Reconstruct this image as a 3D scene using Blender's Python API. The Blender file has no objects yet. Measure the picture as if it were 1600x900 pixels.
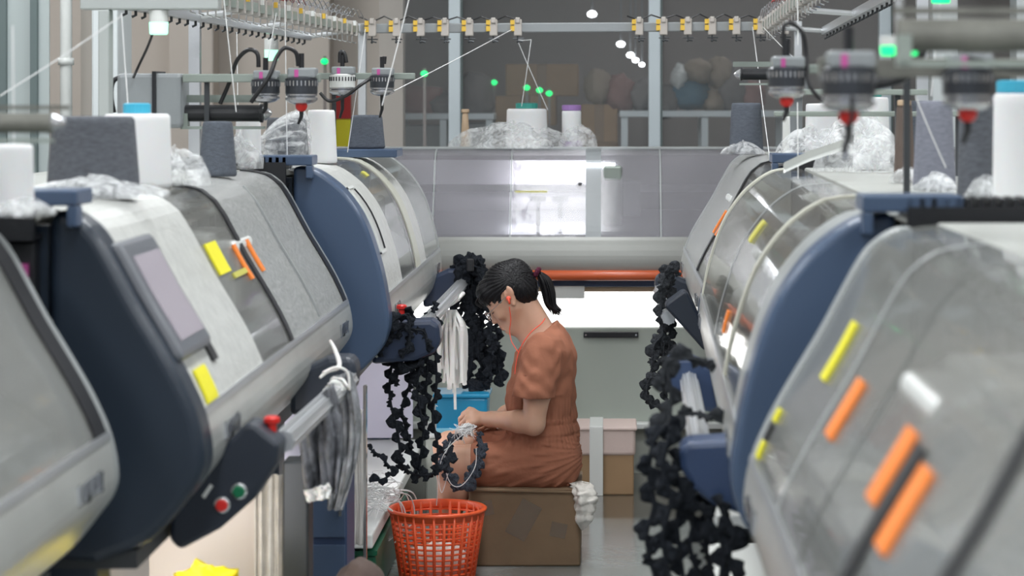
import bpy, math, random
import numpy as np
from mathutils import Vector, Matrix, Euler
random.seed(7)
rng = np.random.default_rng(5)
S = bpy.context.scene
COL = S.collection
# ------------------------------------------------------------------ camera, world, lights, exposure
F, VX, VY, CZ = 3700.0, 950.0, 157.0, 1.6            # focal length in px of 1600, vanishing point of the aisle, eye height
cam = bpy.data.cameras.new('camera'); camo = bpy.data.objects.new('camera', cam); COL.objects.link(camo)
camo.location = (0, 0, CZ); camo.rotation_euler = (math.pi/2, 0, 0)
cam.sensor_width = 36; cam.lens = 36*F/1600
cam.shift_x = -(VX-800)/1600; cam.shift_y = -(450-VY)/1600
cam.clip_start = .05; cam.clip_end = 100
cam.dof.use_dof = True; cam.dof.focus_distance = 8.3; cam.dof.aperture_fstop = 4.2
S.camera = camo
w = bpy.data.worlds.new('world'); S.world = w; w.use_nodes = True
w.node_tree.nodes['Background'].inputs[0].default_value = (.85, .9, 1, 1)
w.node_tree.nodes['Background'].inputs[1].default_value = .38
S.view_settings.view_transform = 'Standard'; S.view_settings.look = 'None'
S.view_settings.exposure = 0.0; S.view_settings.gamma = 1.0; S.view_settings.use_curve_mapping = False
LAMPS = [(x, y) for x in (-2.6, -.25, 2.3) for y in (-1.5, 1.8, 5.1, 8.4)]
CEIL = 3.7
for x, y in LAMPS:
    l = bpy.data.lights.new('tube_light', 'AREA'); l.shape = 'RECTANGLE'; l.size = .5; l.size_y = 2.0
    l.energy = 33; l.color = (.96, .98, 1.0)
    o = bpy.data.objects.new('tube_light', l); o.location = (x, y, CEIL-.1); COL.objects.link(o)
for x, y, e in ((-3.2, 11.4, 50), (1.5, 15.2, 14)):
    l = bpy.data.lights.new('tube_light', 'AREA'); l.shape = 'RECTANGLE'; l.size = 1.2; l.size_y = .3; l.energy = e
    o = bpy.data.objects.new('tube_light', l); o.location = (x, y, CEIL-.1); COL.objects.link(o)

# ------------------------------------------------------------------ materials
def mat(name, col, rough=.5, metal=0, alpha=1, emit=None, es=0, bump=0, bscale=30, var=0, vscale=8, spec=.5, coat=0, stretch=None, trans=0, sub=0):
    m = bpy.data.materials.new(name); m.use_nodes = True
    nt = m.node_tree; b = nt.nodes['Principled BSDF']
    c = (*col, 1) if len(col) == 3 else col
    b.inputs['Base Color'].default_value = c
    b.inputs['Roughness'].default_value = rough; b.inputs['Metallic'].default_value = metal
    b.inputs['Alpha'].default_value = alpha
    b.inputs['Specular IOR Level'].default_value = spec
    b.inputs['Coat Weight'].default_value = coat
    b.inputs['Transmission Weight'].default_value = trans
    b.inputs['Subsurface Weight'].default_value = sub
    if sub: b.inputs['Subsurface Scale'].default_value = .01
    if emit: b.inputs['Emission Color'].default_value = (*emit, 1); b.inputs['Emission Strength'].default_value = es
    tc = nt.nodes.new('ShaderNodeTexCoord'); mp = nt.nodes.new('ShaderNodeMapping')
    nt.links.new(tc.outputs['Object'], mp.inputs[0])
    if stretch: mp.inputs['Scale'].default_value = stretch
    if var:
        n = nt.nodes.new('ShaderNodeTexNoise'); n.inputs['Scale'].default_value = vscale; n.inputs['Detail'].default_value = 6
        r = nt.nodes.new('ShaderNodeValToRGB')
        r.color_ramp.elements[0].position = .3; r.color_ramp.elements[1].position = .7
        r.color_ramp.elements[0].color = (*[max(0, v*(1-var)) for v in c[:3]], 1)
        r.color_ramp.elements[1].color = (*[min(1, v*(1+var)) for v in c[:3]], 1)
        nt.links.new(mp.outputs[0], n.inputs[0]); nt.links.new(n.outputs[0], r.inputs[0]); nt.links.new(r.outputs[0], b.inputs['Base Color'])
    if bump:
        n = nt.nodes.new('ShaderNodeTexNoise'); n.inputs['Scale'].default_value = bscale; n.inputs['Detail'].default_value = 5
        bp = nt.nodes.new('ShaderNodeBump'); bp.inputs['Strength'].default_value = bump; bp.inputs['Distance'].default_value = .01
        nt.links.new(mp.outputs[0], n.inputs[0]); nt.links.new(n.outputs[0], bp.inputs['Height']); nt.links.new(bp.outputs[0], b.inputs['Normal'])
    return m
M = {}
M['blue'] = mat('cap_blue', (.06, .095, .165), .32, bump=.03, bscale=150)
M['navy'] = mat('cap_navy', (.016, .026, .042), .35, bump=.03, bscale=150)
M['armnavy'] = mat('arm_navy', (.018, .025, .04), .45)
M['capnavy'] = mat('arm_dark_blue', (.02, .033, .07), .4)
M['armblue'] = mat('arm_blue', (.03, .055, .125), .4)
M['steel'] = mat('valance_grey', (.5, .51, .49), .3, .35, var=.08, vscale=5, bump=.02, bscale=9)
M['deck'] = mat('deck_cream', (.42, .43, .405), .4, var=.05, vscale=6)
M['cream'] = mat('rim_cream', (.55, .55, .47), .35)
M['rim'] = mat('rim_grey', (.33, .35, .35), .3)
M['body'] = mat('body_offwhite', (.55, .58, .53), .35, var=.05)
M['black'] = mat('black_plastic', (.012, .013, .016), .4)
M['iron'] = mat('dark_iron', (.06, .065, .07), .4, .6)
M['chrome'] = mat('chrome', (.75, .76, .78), .16, 1)
M['alu'] = mat('brushed_alu', (.62, .64, .66), .32, .8, bump=.05, bscale=60, stretch=(1, .05, 1))
M['frost'] = mat('frosted_sheet', (.60, .61, .585), .3, alpha=.95, bump=.45, bscale=70, var=.1, vscale=30)
M['film'] = mat('bubble_film', (.50, .51, .5), .16, alpha=.8, bump=.8, bscale=95, var=.18, vscale=80)
M['acrylic'] = mat('clear_acrylic', (.42, .425, .4), .07, alpha=.36, spec=.7, coat=.5, bump=.05, bscale=7)
M['acrylic_near'] = mat('clear_acrylic_near', (.40, .41, .39), .09, alpha=.5, spec=.7, coat=.4, bump=.12, bscale=5)
M['acrylic_warm'] = mat('clear_acrylic_warm', (.33, .32, .29), .06, alpha=.55, spec=.8, coat=.6, bump=.12, bscale=6)
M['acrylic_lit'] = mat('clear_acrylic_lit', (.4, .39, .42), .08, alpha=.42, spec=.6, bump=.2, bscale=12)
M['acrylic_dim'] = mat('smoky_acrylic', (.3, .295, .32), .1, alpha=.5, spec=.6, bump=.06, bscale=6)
M['yellow'] = mat('yellow_sticker', (.85, .78, .02), .5)
M['paleyellow'] = mat('pale_yellow_sticker', (.55, .52, .1), .5)
M['orange'] = mat('orange_sticker', (.95, .25, .03), .45)
M['red'] = mat('red_button', (.65, .02, .015), .35)
M['green'] = mat('green_button', (.0, .15, .06), .35)
M['screen'] = mat('screen', (.42, .38, .43), .25)
M['bezel'] = mat('bezel', (.13, .14, .16), .35)
M['tube_orange'] = mat('orange_rail', (.5, .095, .03), .28, bump=.1, bscale=40)
M['led'] = mat('led', (1, 1, 1), emit=(.93, .95, 1), es=9)
M['led_soft'] = mat('led_soft', (1, 1, 1), emit=(1, .99, .97), es=2.6)
M['ceil_led'] = mat('ceiling_diffuser', (1, 1, 1), emit=(.96, .98, 1), es=7)
M['gled'] = mat('green_glow', (0, 1, .3), emit=(.01, .85, .2), es=1.3)
M['gled_pale'] = mat('pale_green_glow', (.4, 1, .7), emit=(.45, 1, .68), es=1.25)
M['whiteplastic'] = mat('white_plastic', (.7, .72, .7), .35)
M['greyplastic'] = mat('grey_plastic', (.25, .27, .28), .4, bump=.03, bscale=80)
M['palegreen'] = mat('pale_green_bar', (.27, .31, .28), .4, .2)
M['cable'] = mat('black_cable', (.012, .012, .014), .4)
M['yarn_white'] = mat('white_yarn', (.82, .83, .84), .8, bump=.5, bscale=300, stretch=(1, 1, 6), sub=.1)
M['yarn_grey'] = mat('grey_yarn', (.115, .125, .145), .85, bump=.8, bscale=220, var=.22, vscale=60, stretch=(1, 1, 3))
M['yarn_blue'] = mat('bluegrey_yarn', (.10, .115, .142), .85, bump=.6, bscale=220, var=.18, vscale=60, stretch=(1, 1, 3))
M['yarn_lav'] = mat('lavender_yarn', (.22, .23, .28), .8, bump=.6, bscale=220, var=.15, vscale=60, stretch=(1, 1, 3))
M['yarn_brown'] = mat('brown_yarn', (.12, .09, .075), .8, bump=.5, bscale=220, stretch=(1, 1, 3))
M['cardtube'] = mat('card_tube', (.45, .33, .22), .7)
M['teal'] = mat('teal_cap', (.03, .25, .21), .4)
M['cyan'] = mat('cyan_cap', (.05, .38, .55), .35)
M['purple'] = mat('purple_cap', (.3, .17, .42), .4)
M['strand'] = mat('strand', (.75, .76, .76), .7)
M['darkknit'] = mat('dark_knit', (.022, .026, .034), .95, bump=1, bscale=260, var=.35, vscale=90, spec=.2)
M['greyknit'] = mat('grey_knit', (.055, .06, .068), .95, bump=1, bscale=260, var=.35, vscale=70, spec=.2)
M['greyfilm'] = mat('grey_film', (.15, .155, .175), .4, alpha=.9, bump=1, bscale=60, var=.75, vscale=38, stretch=(1, 1, .7))
M['lapknit'] = mat('slate_knit', (.045, .055, .075), .95, bump=1, bscale=200, var=.3, vscale=70)
M['greyfilm_pale'] = mat('pale_crumpled_film', (.27, .28, .30), .4, alpha=.85, bump=.8, bscale=50, var=.5, vscale=30)
M['ribbon'] = mat('white_ribbon', (.8, .79, .77), .6, sub=.1)
M['card'] = mat('cardboard', (.22, .145, .085), .75, var=.12, vscale=5, bump=.1, bscale=30)
M['card2'] = mat('cardboard_pale', (.34, .22, .12), .7, var=.1, vscale=5)
M['tape'] = mat('clear_tape', (.30, .24, .19), .15, alpha=.3, bump=.5, bscale=50)
M['pinkcloth'] = mat('pink_cloth', (.62, .5, .46), .8, bump=.3, bscale=20)
M['whitecloth'] = mat('white_cloth', (.7, .67, .62), .8, bump=.5, bscale=40, var=.12, vscale=25)
M['basket'] = mat('basket_orange', (.88, .12, .035), .32, sub=.05)
M['bin'] = mat('bin_blue', (.02, .28, .5), .3)
M['binrim'] = mat('bin_pale', (.25, .62, .8), .3)
M['jump'] = mat('jumpsuit', (.34, .138, .084), .85, bump=.25, bscale=45, var=.08, vscale=14, spec=.2)
M['skin'] = mat('skin', (.56, .325, .225), .45, sub=.12, var=.06, vscale=14, bump=.04, bscale=60)
M['hair'] = mat('hair', (.004, .0035, .005), .42, bump=.3, bscale=60, stretch=(1, 4, .6), spec=.32)
M['scrunch'] = mat('scrunchie', (.09, .006, .03), .9, bump=1, bscale=120)
M['lips'] = mat('lips', (.33, .1, .085), .5)
M['earbud'] = mat('earbud', (.9, .1, .05), .35)
M['lens'] = mat('lens', (.6, .62, .65), .05, alpha=.25, spec=.8)
M['garment'] = mat('brown_garment', (.1, .07, .06), .9, bump=.3, bscale=60)
M['greenpaint'] = mat('green_paint', (.004, .09, .045), .4)
M['palecabinet'] = mat('pale_panel', (.43, .47, .42), .28, var=.05, vscale=2)
M['greyvalance'] = mat('valance_soft', (.25, .255, .24), .3, .2, var=.05, vscale=3)
M['alu_soft'] = mat('painted_steel', (.42, .45, .44), .4, .2)
M['olive'] = mat('worn_roller', (.17, .17, .15), .45, .3, var=.2, vscale=20)
M['litpanel'] = mat('lavender_panel', (.72, .7, .83), .4)
M['warmpanel'] = mat('warm_panel', (.75, .68, .62), .5)
M['yellowbag'] = mat('yellow_bag', (.9, .72, .02), .4, bump=.6, bscale=20)
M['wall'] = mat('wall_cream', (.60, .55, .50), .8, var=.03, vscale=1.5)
M['walldim'] = mat('wall_dimmed', (.28, .25, .24), .8, var=.05, vscale=1)  # back room's weaker light put into the wall colour as grey
M['pillar'] = mat('pillar_white', (.68, .73, .74), .5)
M['mullion'] = mat('mullion', (.62, .70, .74), .4, .2)
M['darktrim'] = mat('dark_trim', (.13, .17, .17), .5)
M['glass'] = mat('pane_glass', (.8, .85, .87), .05, alpha=.07, spec=.4)
M['glassgreen'] = mat('pane_frosted', (.55, .62, .62), .25, alpha=.75)
M['redcloth'] = mat('poster_red', (.5, .03, .03), .6)
M['tan'] = mat('sack_tan', (.3, .25, .2), .8, bump=.3)
M['sackblue'] = mat('sack_blue', (.04, .13, .2), .6)
M['sackgrey'] = mat('sack_grey', (.17, .16, .16), .8)
M['sackrose'] = mat('sack_rose', (.25, .14, .13), .8)
M['ceiling'] = mat('ceiling_paint', (.7, .7, .68), .9)
M['pink'] = mat('pink_bit', (.5, .08, .3), .5)
M['ventil'] = mat('silver_ring', (.55, .56, .58), .25, .9)

def film_mat():
    m = bpy.data.materials.new('thin_plastic'); m.use_nodes = True; nt = m.node_tree; b = nt.nodes['Principled BSDF']
    b.inputs['Base Color'].default_value = (.8, .82, .83, 1); b.inputs['Roughness'].default_value = .3
    tc = nt.nodes.new('ShaderNodeTexCoord')
    n = nt.nodes.new('ShaderNodeTexNoise'); n.inputs['Scale'].default_value = 26; n.inputs['Detail'].default_value = 8; n.inputs['Distortion'].default_value = 1.5
    nt.links.new(tc.outputs['Object'], n.inputs[0])
    r = nt.nodes.new('ShaderNodeMapRange'); r.inputs[1].default_value = .35; r.inputs[2].default_value = .7; r.inputs[3].default_value = .16; r.inputs[4].default_value = .6
    nt.links.new(n.outputs[0], r.inputs[0]); nt.links.new(r.outputs[0], b.inputs['Alpha'])
    bp = nt.nodes.new('ShaderNodeBump'); bp.inputs['Strength'].default_value = .5; bp.inputs['Distance'].default_value = .01
    nt.links.new(n.outputs[0], bp.inputs['Height']); nt.links.new(bp.outputs[0], b.inputs['Normal'])
    return m
M['plastic'] = film_mat()

def floor_mat():
    m = bpy.data.materials.new('floor_epoxy'); m.use_nodes = True; nt = m.node_tree; b = nt.nodes['Principled BSDF']
    tc = nt.nodes.new('ShaderNodeTexCoord')
    n = nt.nodes.new('ShaderNodeTexNoise'); n.inputs['Scale'].default_value = 2.2; n.inputs['Detail'].default_value = 9
    nt.links.new(tc.outputs['Object'], n.inputs[0])
    r = nt.nodes.new('ShaderNodeValToRGB'); r.color_ramp.elements[0].color = (.2, .215, .21, 1); r.color_ramp.elements[1].color = (.36, .39, .39, 1)
    r.color_ramp.elements[0].position = .35; r.color_ramp.elements[1].position = .68
    nt.links.new(n.outputs[0], r.inputs[0])
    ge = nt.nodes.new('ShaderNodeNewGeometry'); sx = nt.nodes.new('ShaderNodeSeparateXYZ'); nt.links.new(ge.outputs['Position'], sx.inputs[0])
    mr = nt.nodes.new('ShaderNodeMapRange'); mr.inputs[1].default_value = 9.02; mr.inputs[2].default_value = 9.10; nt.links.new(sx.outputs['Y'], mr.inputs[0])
    mx = nt.nodes.new('ShaderNodeMix'); mx.data_type = 'RGBA'; nt.links.new(mr.outputs[0], mx.inputs[0]); nt.links.new(r.outputs[0], mx.inputs[6]); mx.inputs[7].default_value = (.095, .085, .07, 1)  # brown far floor: shadow of the far machine painted into the colour
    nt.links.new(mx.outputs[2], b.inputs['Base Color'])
    n2 = nt.nodes.new('ShaderNodeTexNoise'); n2.inputs['Scale'].default_value = 24; n2.inputs['Detail'].default_value = 6
    nt.links.new(tc.outputs['Object'], n2.inputs[0])
    bp = nt.nodes.new('ShaderNodeBump'); bp.inputs['Strength'].default_value = .25; bp.inputs['Distance'].default_value = .004
    nt.links.new(n2.outputs[0], bp.inputs['Height']); nt.links.new(bp.outputs[0], b.inputs['Normal'])
    b.inputs['Roughness'].default_value = .18; b.inputs['Coat Weight'].default_value = .6; b.inputs['Coat Roughness'].default_value = .12
    return m
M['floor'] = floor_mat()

# ------------------------------------------------------------------ mesh tools
def at(px, py, Y):
    s = F/Y
    return Vector(((px-VX)/s, Y, CZ-(py-VY)/s))
def smooth_path(pts, n=6):
    pts = [Vector(p) for p in pts]
    if len(pts) < 3: return [pts[0].lerp(pts[-1], i/n) for i in range(n+1)]
    out = []
    for i in range(len(pts)-1):
        p0 = pts[max(i-1, 0)]; p1 = pts[i]; p2 = pts[i+1]; p3 = pts[min(i+2, len(pts)-1)]
        for k in range(n):
            t = k/n
            out.append(.5*((2*p1)+(p2-p0)*t+(2*p0-5*p1+4*p2-p3)*t*t+(3*p1-p0-3*p2+p3)*t**3))
    out.append(pts[-1]); return out
class MB:
    def __init__(s): s.v = []; s.f = []
    def add(s, vs, fs):
        k = len(s.v); s.v += [Vector(p) for p in vs]; s.f += [tuple(i+k for i in f) for f in fs]; return s
    def box(s, c, d, rot=None):
        c = Vector(c); hx, hy, hz = d[0]/2, d[1]/2, d[2]/2
        vs = [Vector((x, y, z)) for x in (-hx, hx) for y in (-hy, hy) for z in (-hz, hz)]
        if rot is not None:
            R = Euler(rot).to_matrix(); vs = [R@p for p in vs]
        return s.add([p+c for p in vs], [(0, 1, 3, 2), (4, 6, 7, 5), (0, 4, 5, 1), (2, 3, 7, 6), (0, 2, 6, 4), (1, 5, 7, 3)])
    def bb(s, x0, x1, y0, y1, z0, z1): return s.box(((x0+x1)/2, (y0+y1)/2, (z0+z1)/2), (abs(x1-x0), abs(y1-y0), abs(z1-z0)))
    def tube(s, pts, r, n=8, cap=True, squash=None):
        pts = [Vector(p) for p in pts]; m = len(pts)
        rs = r if isinstance(r, (list, tuple)) else [r]*m
        T = []
        for i in range(m):
            t = pts[min(i+1, m-1)]-pts[max(i-1, 0)]
            T.append(t.normalized() if t.length > 1e-9 else Vector((0, 0, 1)))
        a = Vector((0, 0, 1)) if abs(T[0].z) < .9 else Vector((1, 0, 0))
        u = T[0].cross(a).normalized(); vs = []
        for i in range(m):
            u = (u-T[i]*u.dot(T[i])); u = u.normalized() if u.length > 1e-6 else T[i].orthogonal().normalized()
            v = T[i].cross(u)
            for k in range(n):
                an = 2*math.pi*k/n; sq = squash or 1
                vs.append(pts[i]+u*math.cos(an)*rs[i]+v*math.sin(an)*rs[i]*sq)
        fs = [(i*n+k, i*n+(k+1) % n, (i+1)*n+(k+1) % n, (i+1)*n+k) for i in range(m-1) for k in range(n)]
        if cap: fs += [tuple(range(n))[::-1], tuple((m-1)*n+k for k in range(n))]
        return s.add(vs, fs)
    def lathe(s, c, prof, n=28, axis='Z', wob=0):
        c = Vector(c); m = len(prof); vs = []
        for i, (r, h) in enumerate(prof):
            for k in range(n):
                an = 2*math.pi*k/n; rr = r*(1+wob*math.sin(3*an+i))
                a, b = rr*math.cos(an), rr*math.sin(an)
                vs.append(c+(Vector((a, b, h)) if axis == 'Z' else Vector((h, a, b)) if axis == 'X' else Vector((b, h, a))))
        fs = [(i*n+k, i*n+(k+1) % n, (i+1)*n+(k+1) % n, (i+1)*n+k) for i in range(m-1) for k in range(n)]
        fs += [tuple(range(n))[::-1], tuple((m-1)*n+k for k in range(n))]
        return s.add(vs, fs)
    def prism(s, poly, y0, y1, m=1):                   # poly in (x,z) extruded along y
        n = len(poly); vs = [Vector((m*x, y0, z)) for x, z in poly]+[Vector((m*x, y1, z)) for x, z in poly]
        fs = [(i, (i+1) % n, n+(i+1) % n, n+i) for i in range(n)]+[tuple(range(n))[::-1], tuple(range(n, 2*n))]
        return s.add(vs, fs)
    def blob(s, c, r, amp=.0, fr=3, nu=24, nv=16, seed=0, rot=None, flat=None):
        c = Vector(c); vs = []; R = Euler(rot).to_matrix() if rot else None
        rd = random.Random(seed); ph = [rd.uniform(0, 6.28) for _ in range(9)]
        for j in range(nv+1):
            th = math.pi*j/nv
            for i in range(nu):
                a = 2*math.pi*i/nu
                d = Vector((math.sin(th)*math.cos(a), math.sin(th)*math.sin(a), math.cos(th)))
                q = 1+amp*(math.sin(fr*d.x*2+ph[0]+2*math.sin(fr*d.z+ph[3]))+math.sin(fr*d.y*2.3+ph[1]+2*math.sin(fr*d.x+ph[4]))+math.sin(fr*d.z*2.1+ph[2]+2*math.sin(fr*d.y+ph[5])))/3 \
                    + amp*.5*math.sin(fr*5*d.x+ph[6]+3*d.z)*math.sin(fr*4.3*d.y+ph[7])+amp*.35*math.sin(fr*9*d.z+ph[8]+5*d.x)
                p = Vector((d.x*r[0], d.y*r[1], d.z*r[2]))*q
                if R: p = R@p
                p = c+p
                if flat is not None and p.z < flat: p.z = flat+(p.z-flat)*.02
                vs.append(p)
        fs = [(j*nu+i, j*nu+(i+1) % nu, (j+1)*nu+(i+1) % nu, (j+1)*nu+i) for j in range(nv) for i in range(nu)]
        return s.add(vs, fs)
    def build(s, name, m, parent=None, sm=False, bevel=0, local=False, seg=2, thick=0, sub=0):
        me = bpy.data.meshes.new(name)
        o = bpy.data.objects.new(name, me); COL.objects.link(o)
        off = Vector((0, 0, 0))
        if not local:
            if parent is not None:
                p = parent
                while p is not None: off += p.location; p = p.parent
            else:
                xs = [p.x for p in s.v]; ys = [p.y for p in s.v]; zs = [p.z for p in s.v]
                off = Vector(((min(xs)+max(xs))/2, (min(ys)+max(ys))/2, min(zs))); o.location = off
        me.from_pydata([tuple(p-off) for p in s.v], [], s.f); me.validate(); me.update()
        import bmesh
        bm = bmesh.new(); bm.from_mesh(me); bmesh.ops.recalc_face_normals(bm, faces=bm.faces); bm.to_mesh(me); bm.free()
        if parent is not None: o.parent = parent
        me.materials.append(M[m] if isinstance(m, str) else m)
        if sm: me.polygons.foreach_set('use_smooth', [True]*len(me.polygons))
        if thick:
            md = o.modifiers.new('t', 'SOLIDIFY'); md.thickness = thick; md.offset = 0
        if bevel:
            md = o.modifiers.new('b', 'BEVEL'); md.width = bevel; md.segments = seg; md.limit_method = 'ANGLE'; md.angle_limit = math.radians(35)
            md.harden_normals = False
        if sub:
            md = o.modifiers.new('s', 'SUBSURF'); md.levels = sub; md.render_levels = sub
        return o
def tag(o, label, cat, group=None, kind=None):
    o['label'] = label; o['category'] = cat
    if group: o['group'] = group
    if kind: o['kind'] = kind
    return o
def struct(o): o['kind'] = 'structure'; return o
def empty(name, loc, rz=0):
    o = bpy.data.objects.new(name, None); COL.objects.link(o); o.location = loc; o.rotation_euler = (0, 0, rz); o.empty_display_size = .1
    return o
def copy_tree(o, parent=None):
    c = o.copy(); COL.objects.link(c)
    if parent is not None: c.parent = parent
    for ch in [q for q in o.children]: copy_tree(ch, c)
    return c

# ------------------------------------------------------------------ room
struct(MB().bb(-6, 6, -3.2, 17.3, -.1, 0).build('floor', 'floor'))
struct(MB().bb(-6, 6, -3.2, 17.3, CEIL, CEIL+.1).build('ceiling', 'ceiling'))
struct(MB().bb(-6.1, -6, -3.2, 17.3, 0, CEIL).build('wall_left', 'wall'))
struct(MB().bb(6, 6.1, -3.2, 17.3, 0, CEIL).build('wall_right', 'wall'))
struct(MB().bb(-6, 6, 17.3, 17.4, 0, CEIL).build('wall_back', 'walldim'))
struct(MB().bb(-6, -1.16, 13.4, 13.55, 0, CEIL).build('wall_inner', 'wall'))
for x, y in LAMPS:
    e = empty('ceiling_lamp', (x, y, CEIL-.08)); tag(e, 'long white fluorescent ceiling lamp above the aisle and machines', 'lamp', 'ceiling lamps')
    MB().bb(x-.27, x+.27, y-1.03, y+1.03, CEIL-.06, CEIL).build('housing', 'whiteplastic', e)
    MB().bb(x-.25, x+.25, y-1, y+1, CEIL-.075, CEIL-.06).build('diffuser', 'ceil_led', e)
# pilasters on the cream wall
k = 1
for x0, x1, y in ((-3.55, -3.3, 13.2), (-2.45, -2.2, 13.2), (-1.75, -1.55, 13.2)):
    struct(MB().bb(x0, x1, y, 13.4, 0, CEIL).build('trim_%d' % k, 'wall', bevel=.01)); k += 1
# white column, pipe and glass partition at far left
struct(MB().bb(-2.16, -2.05, 9.9, 10.2, 0, CEIL).build('column', 'pillar', bevel=.01)); 
struct(MB().bb(-2.36, -2.26, 10.6, 10.9, 0, CEIL).build('trim_9', 'wall'))
p = MB(); p.tube([(-2.3, 10.05, 0), (-2.3, 10.05, CEIL)], .026, 12)
for z in (.6, 1.75, 2.9): p.tube([(-2.3, 10.05, z), (-2.3, 10.05, z+.03)], .034, 12)
tag(p.build('wall_pipe', 'whiteplastic', sm=True), 'vertical pale pipe running floor to ceiling beside the white column', 'pipe')['kind'] = 'thing'
struct(MB().bb(-3.6, -2.36, 10.0, 10.015, 0, CEIL).build('window_1', 'glassgreen'))
for i, x in enumerate((-2.55, -2.42, -3.0)):
    struct(MB().bb(x-.014, x+.014, 9.97, 10.04, 0, CEIL).build('window_frame', 'darktrim'))
# glass partition behind the far machine
struct(MB().bb(-1.16, 3.6, 12.0, 12.012, 1.0, CEIL).build('window_2', 'glass'))
for i, x in enumerate((-.775, .235, 1.4, 2.5)):
    struct(MB().bb(x-.03, x+.03, 11.95, 12.02, 0, CEIL).build('window_post', 'mullion', bevel=.004))
    struct(MB().bb(x+.03, x+.04, 11.96, 12.01, 0, CEIL).build('window_gasket', 'darktrim'))
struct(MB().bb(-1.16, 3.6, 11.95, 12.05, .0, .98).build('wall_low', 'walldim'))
struct(MB().bb(3.6, 3.75, 11.9, 12.1, 0, CEIL).build('trim_10', 'wall'))
# white pilasters seen through the yarn stands at right
for i, (x, wd) in enumerate(((1.55, .12), (1.95, .06), (2.05, .04), (2.4, .16))):
    struct(MB().bb(x, x+wd, 11.3, 11.5, 0, CEIL).build('trim_%d' % (11+i), 'pillar', bevel=.006))

# ------------------------------------------------------------------ knitting machine
PA = [(-.34, 1.388), (-.262, 1.378), (-.225, 1.358), (-.199, 1.33), (-.165, 1.27), (-.129, 1.203), (-.095, 1.147), (-.06, 1.088), (-.035, 1.04), (-.012, .985), (0, .925), (-.004, .885), (-.03, .845), (-.1, .765), (-.2, .725)]
PB = [(-.34, 1.388), (-.25, 1.382), (-.205, 1.366), (-.15, 1.325), (-.115, 1.285), (-.085, 1.24), (-.06, 1.185), (-.04, 1.125), (-.022, 1.06), (-.008, .985), (0, .92), (-.008, .87), (-.035, .82), (-.1, .76), (-.2, .722)]
def prof_u(P, z):
    for (u0, z0), (u1, z1) in zip(P, P[1:]):
        if z1 <= z <= z0: return u0+(u1-u0)*(z-z0)/(z1-z0)
    return P[0][0]
def resample(pts, n):
    out = []; L = [0]
    for a, b in zip(pts, pts[1:]): L.append(L[-1]+math.dist(a, b))
    for i in range(n):
        t = L[-1]*i/(n-1); j = 0
        while j < len(L)-2 and L[j+1] < t: j += 1
        q = (t-L[j])/max(L[j+1]-L[j], 1e-9); out.append(tuple(pts[j][k]+(pts[j+1][k]-pts[j][k])*q for k in range(2)))
    return out
def smooth2(P):
    q = smooth_path([Vector((a, 0, b)) for a, b in P], 3); return [(v.x, v.z) for v in q]
def offset_poly(pts, d):
    out = []
    for i, (u, z) in enumerate(pts):
        a = pts[max(i-1, 0)]; b = pts[min(i+1, len(pts)-1)]
        t = (b[0]-a[0], b[1]-a[1]); L = math.hypot(*t) or 1
        out.append((u-t[1]/L*d, z+t[0]/L*d))      # outward: right of the downward direction
    return out
def band(mb, P, v0, v1, z0, z1, m, off0, off1, ns=14):
    """closed strip hugging profile P between heights z0>z1, from offset off0 to off1"""
    pts = [q for q in smooth2(P) if z1 < q[1] < z0]
    pts = [(prof_u(P, z0), z0)]+pts+[(prof_u(P, z1), z1)]
    pts = resample(pts, ns); A = offset_poly(pts, off1); B = offset_poly(pts, off0)
    return mb.prism(A+B[::-1], v0, v1, m)
MACH = {}
ARMS = {'big': [(-.03, .86), (.04, .937), (.06, .937), (.112, .895), (.106, .855), (.06, .783), (-.01, .722), (-.092, .678), (-.115, .70), (-.11, .76)],
        'small': [(-.04, .90), (.13, .905), (.155, .89), (.16, .83), (.14, .80), (.08, .775), (-.06, .765)],
        'round': [(-.05, .925), (.085, .918), (.102, .90), (.098, .865), (.075, .825), (.03, .79), (-.02, .775), (-.08, .768)],
        'slant': [(.121, .93), (.112, .945), (.06, .982), (.045, .975), (-.03, .82), (-.03, .79), (-.005, .79), (.03, .83)],
        'far': [(-.05, .88), (.05, .925), (.11, .925), (.125, .90), (.12, .84), (.05, .79), (-.05, .77)]}
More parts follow.
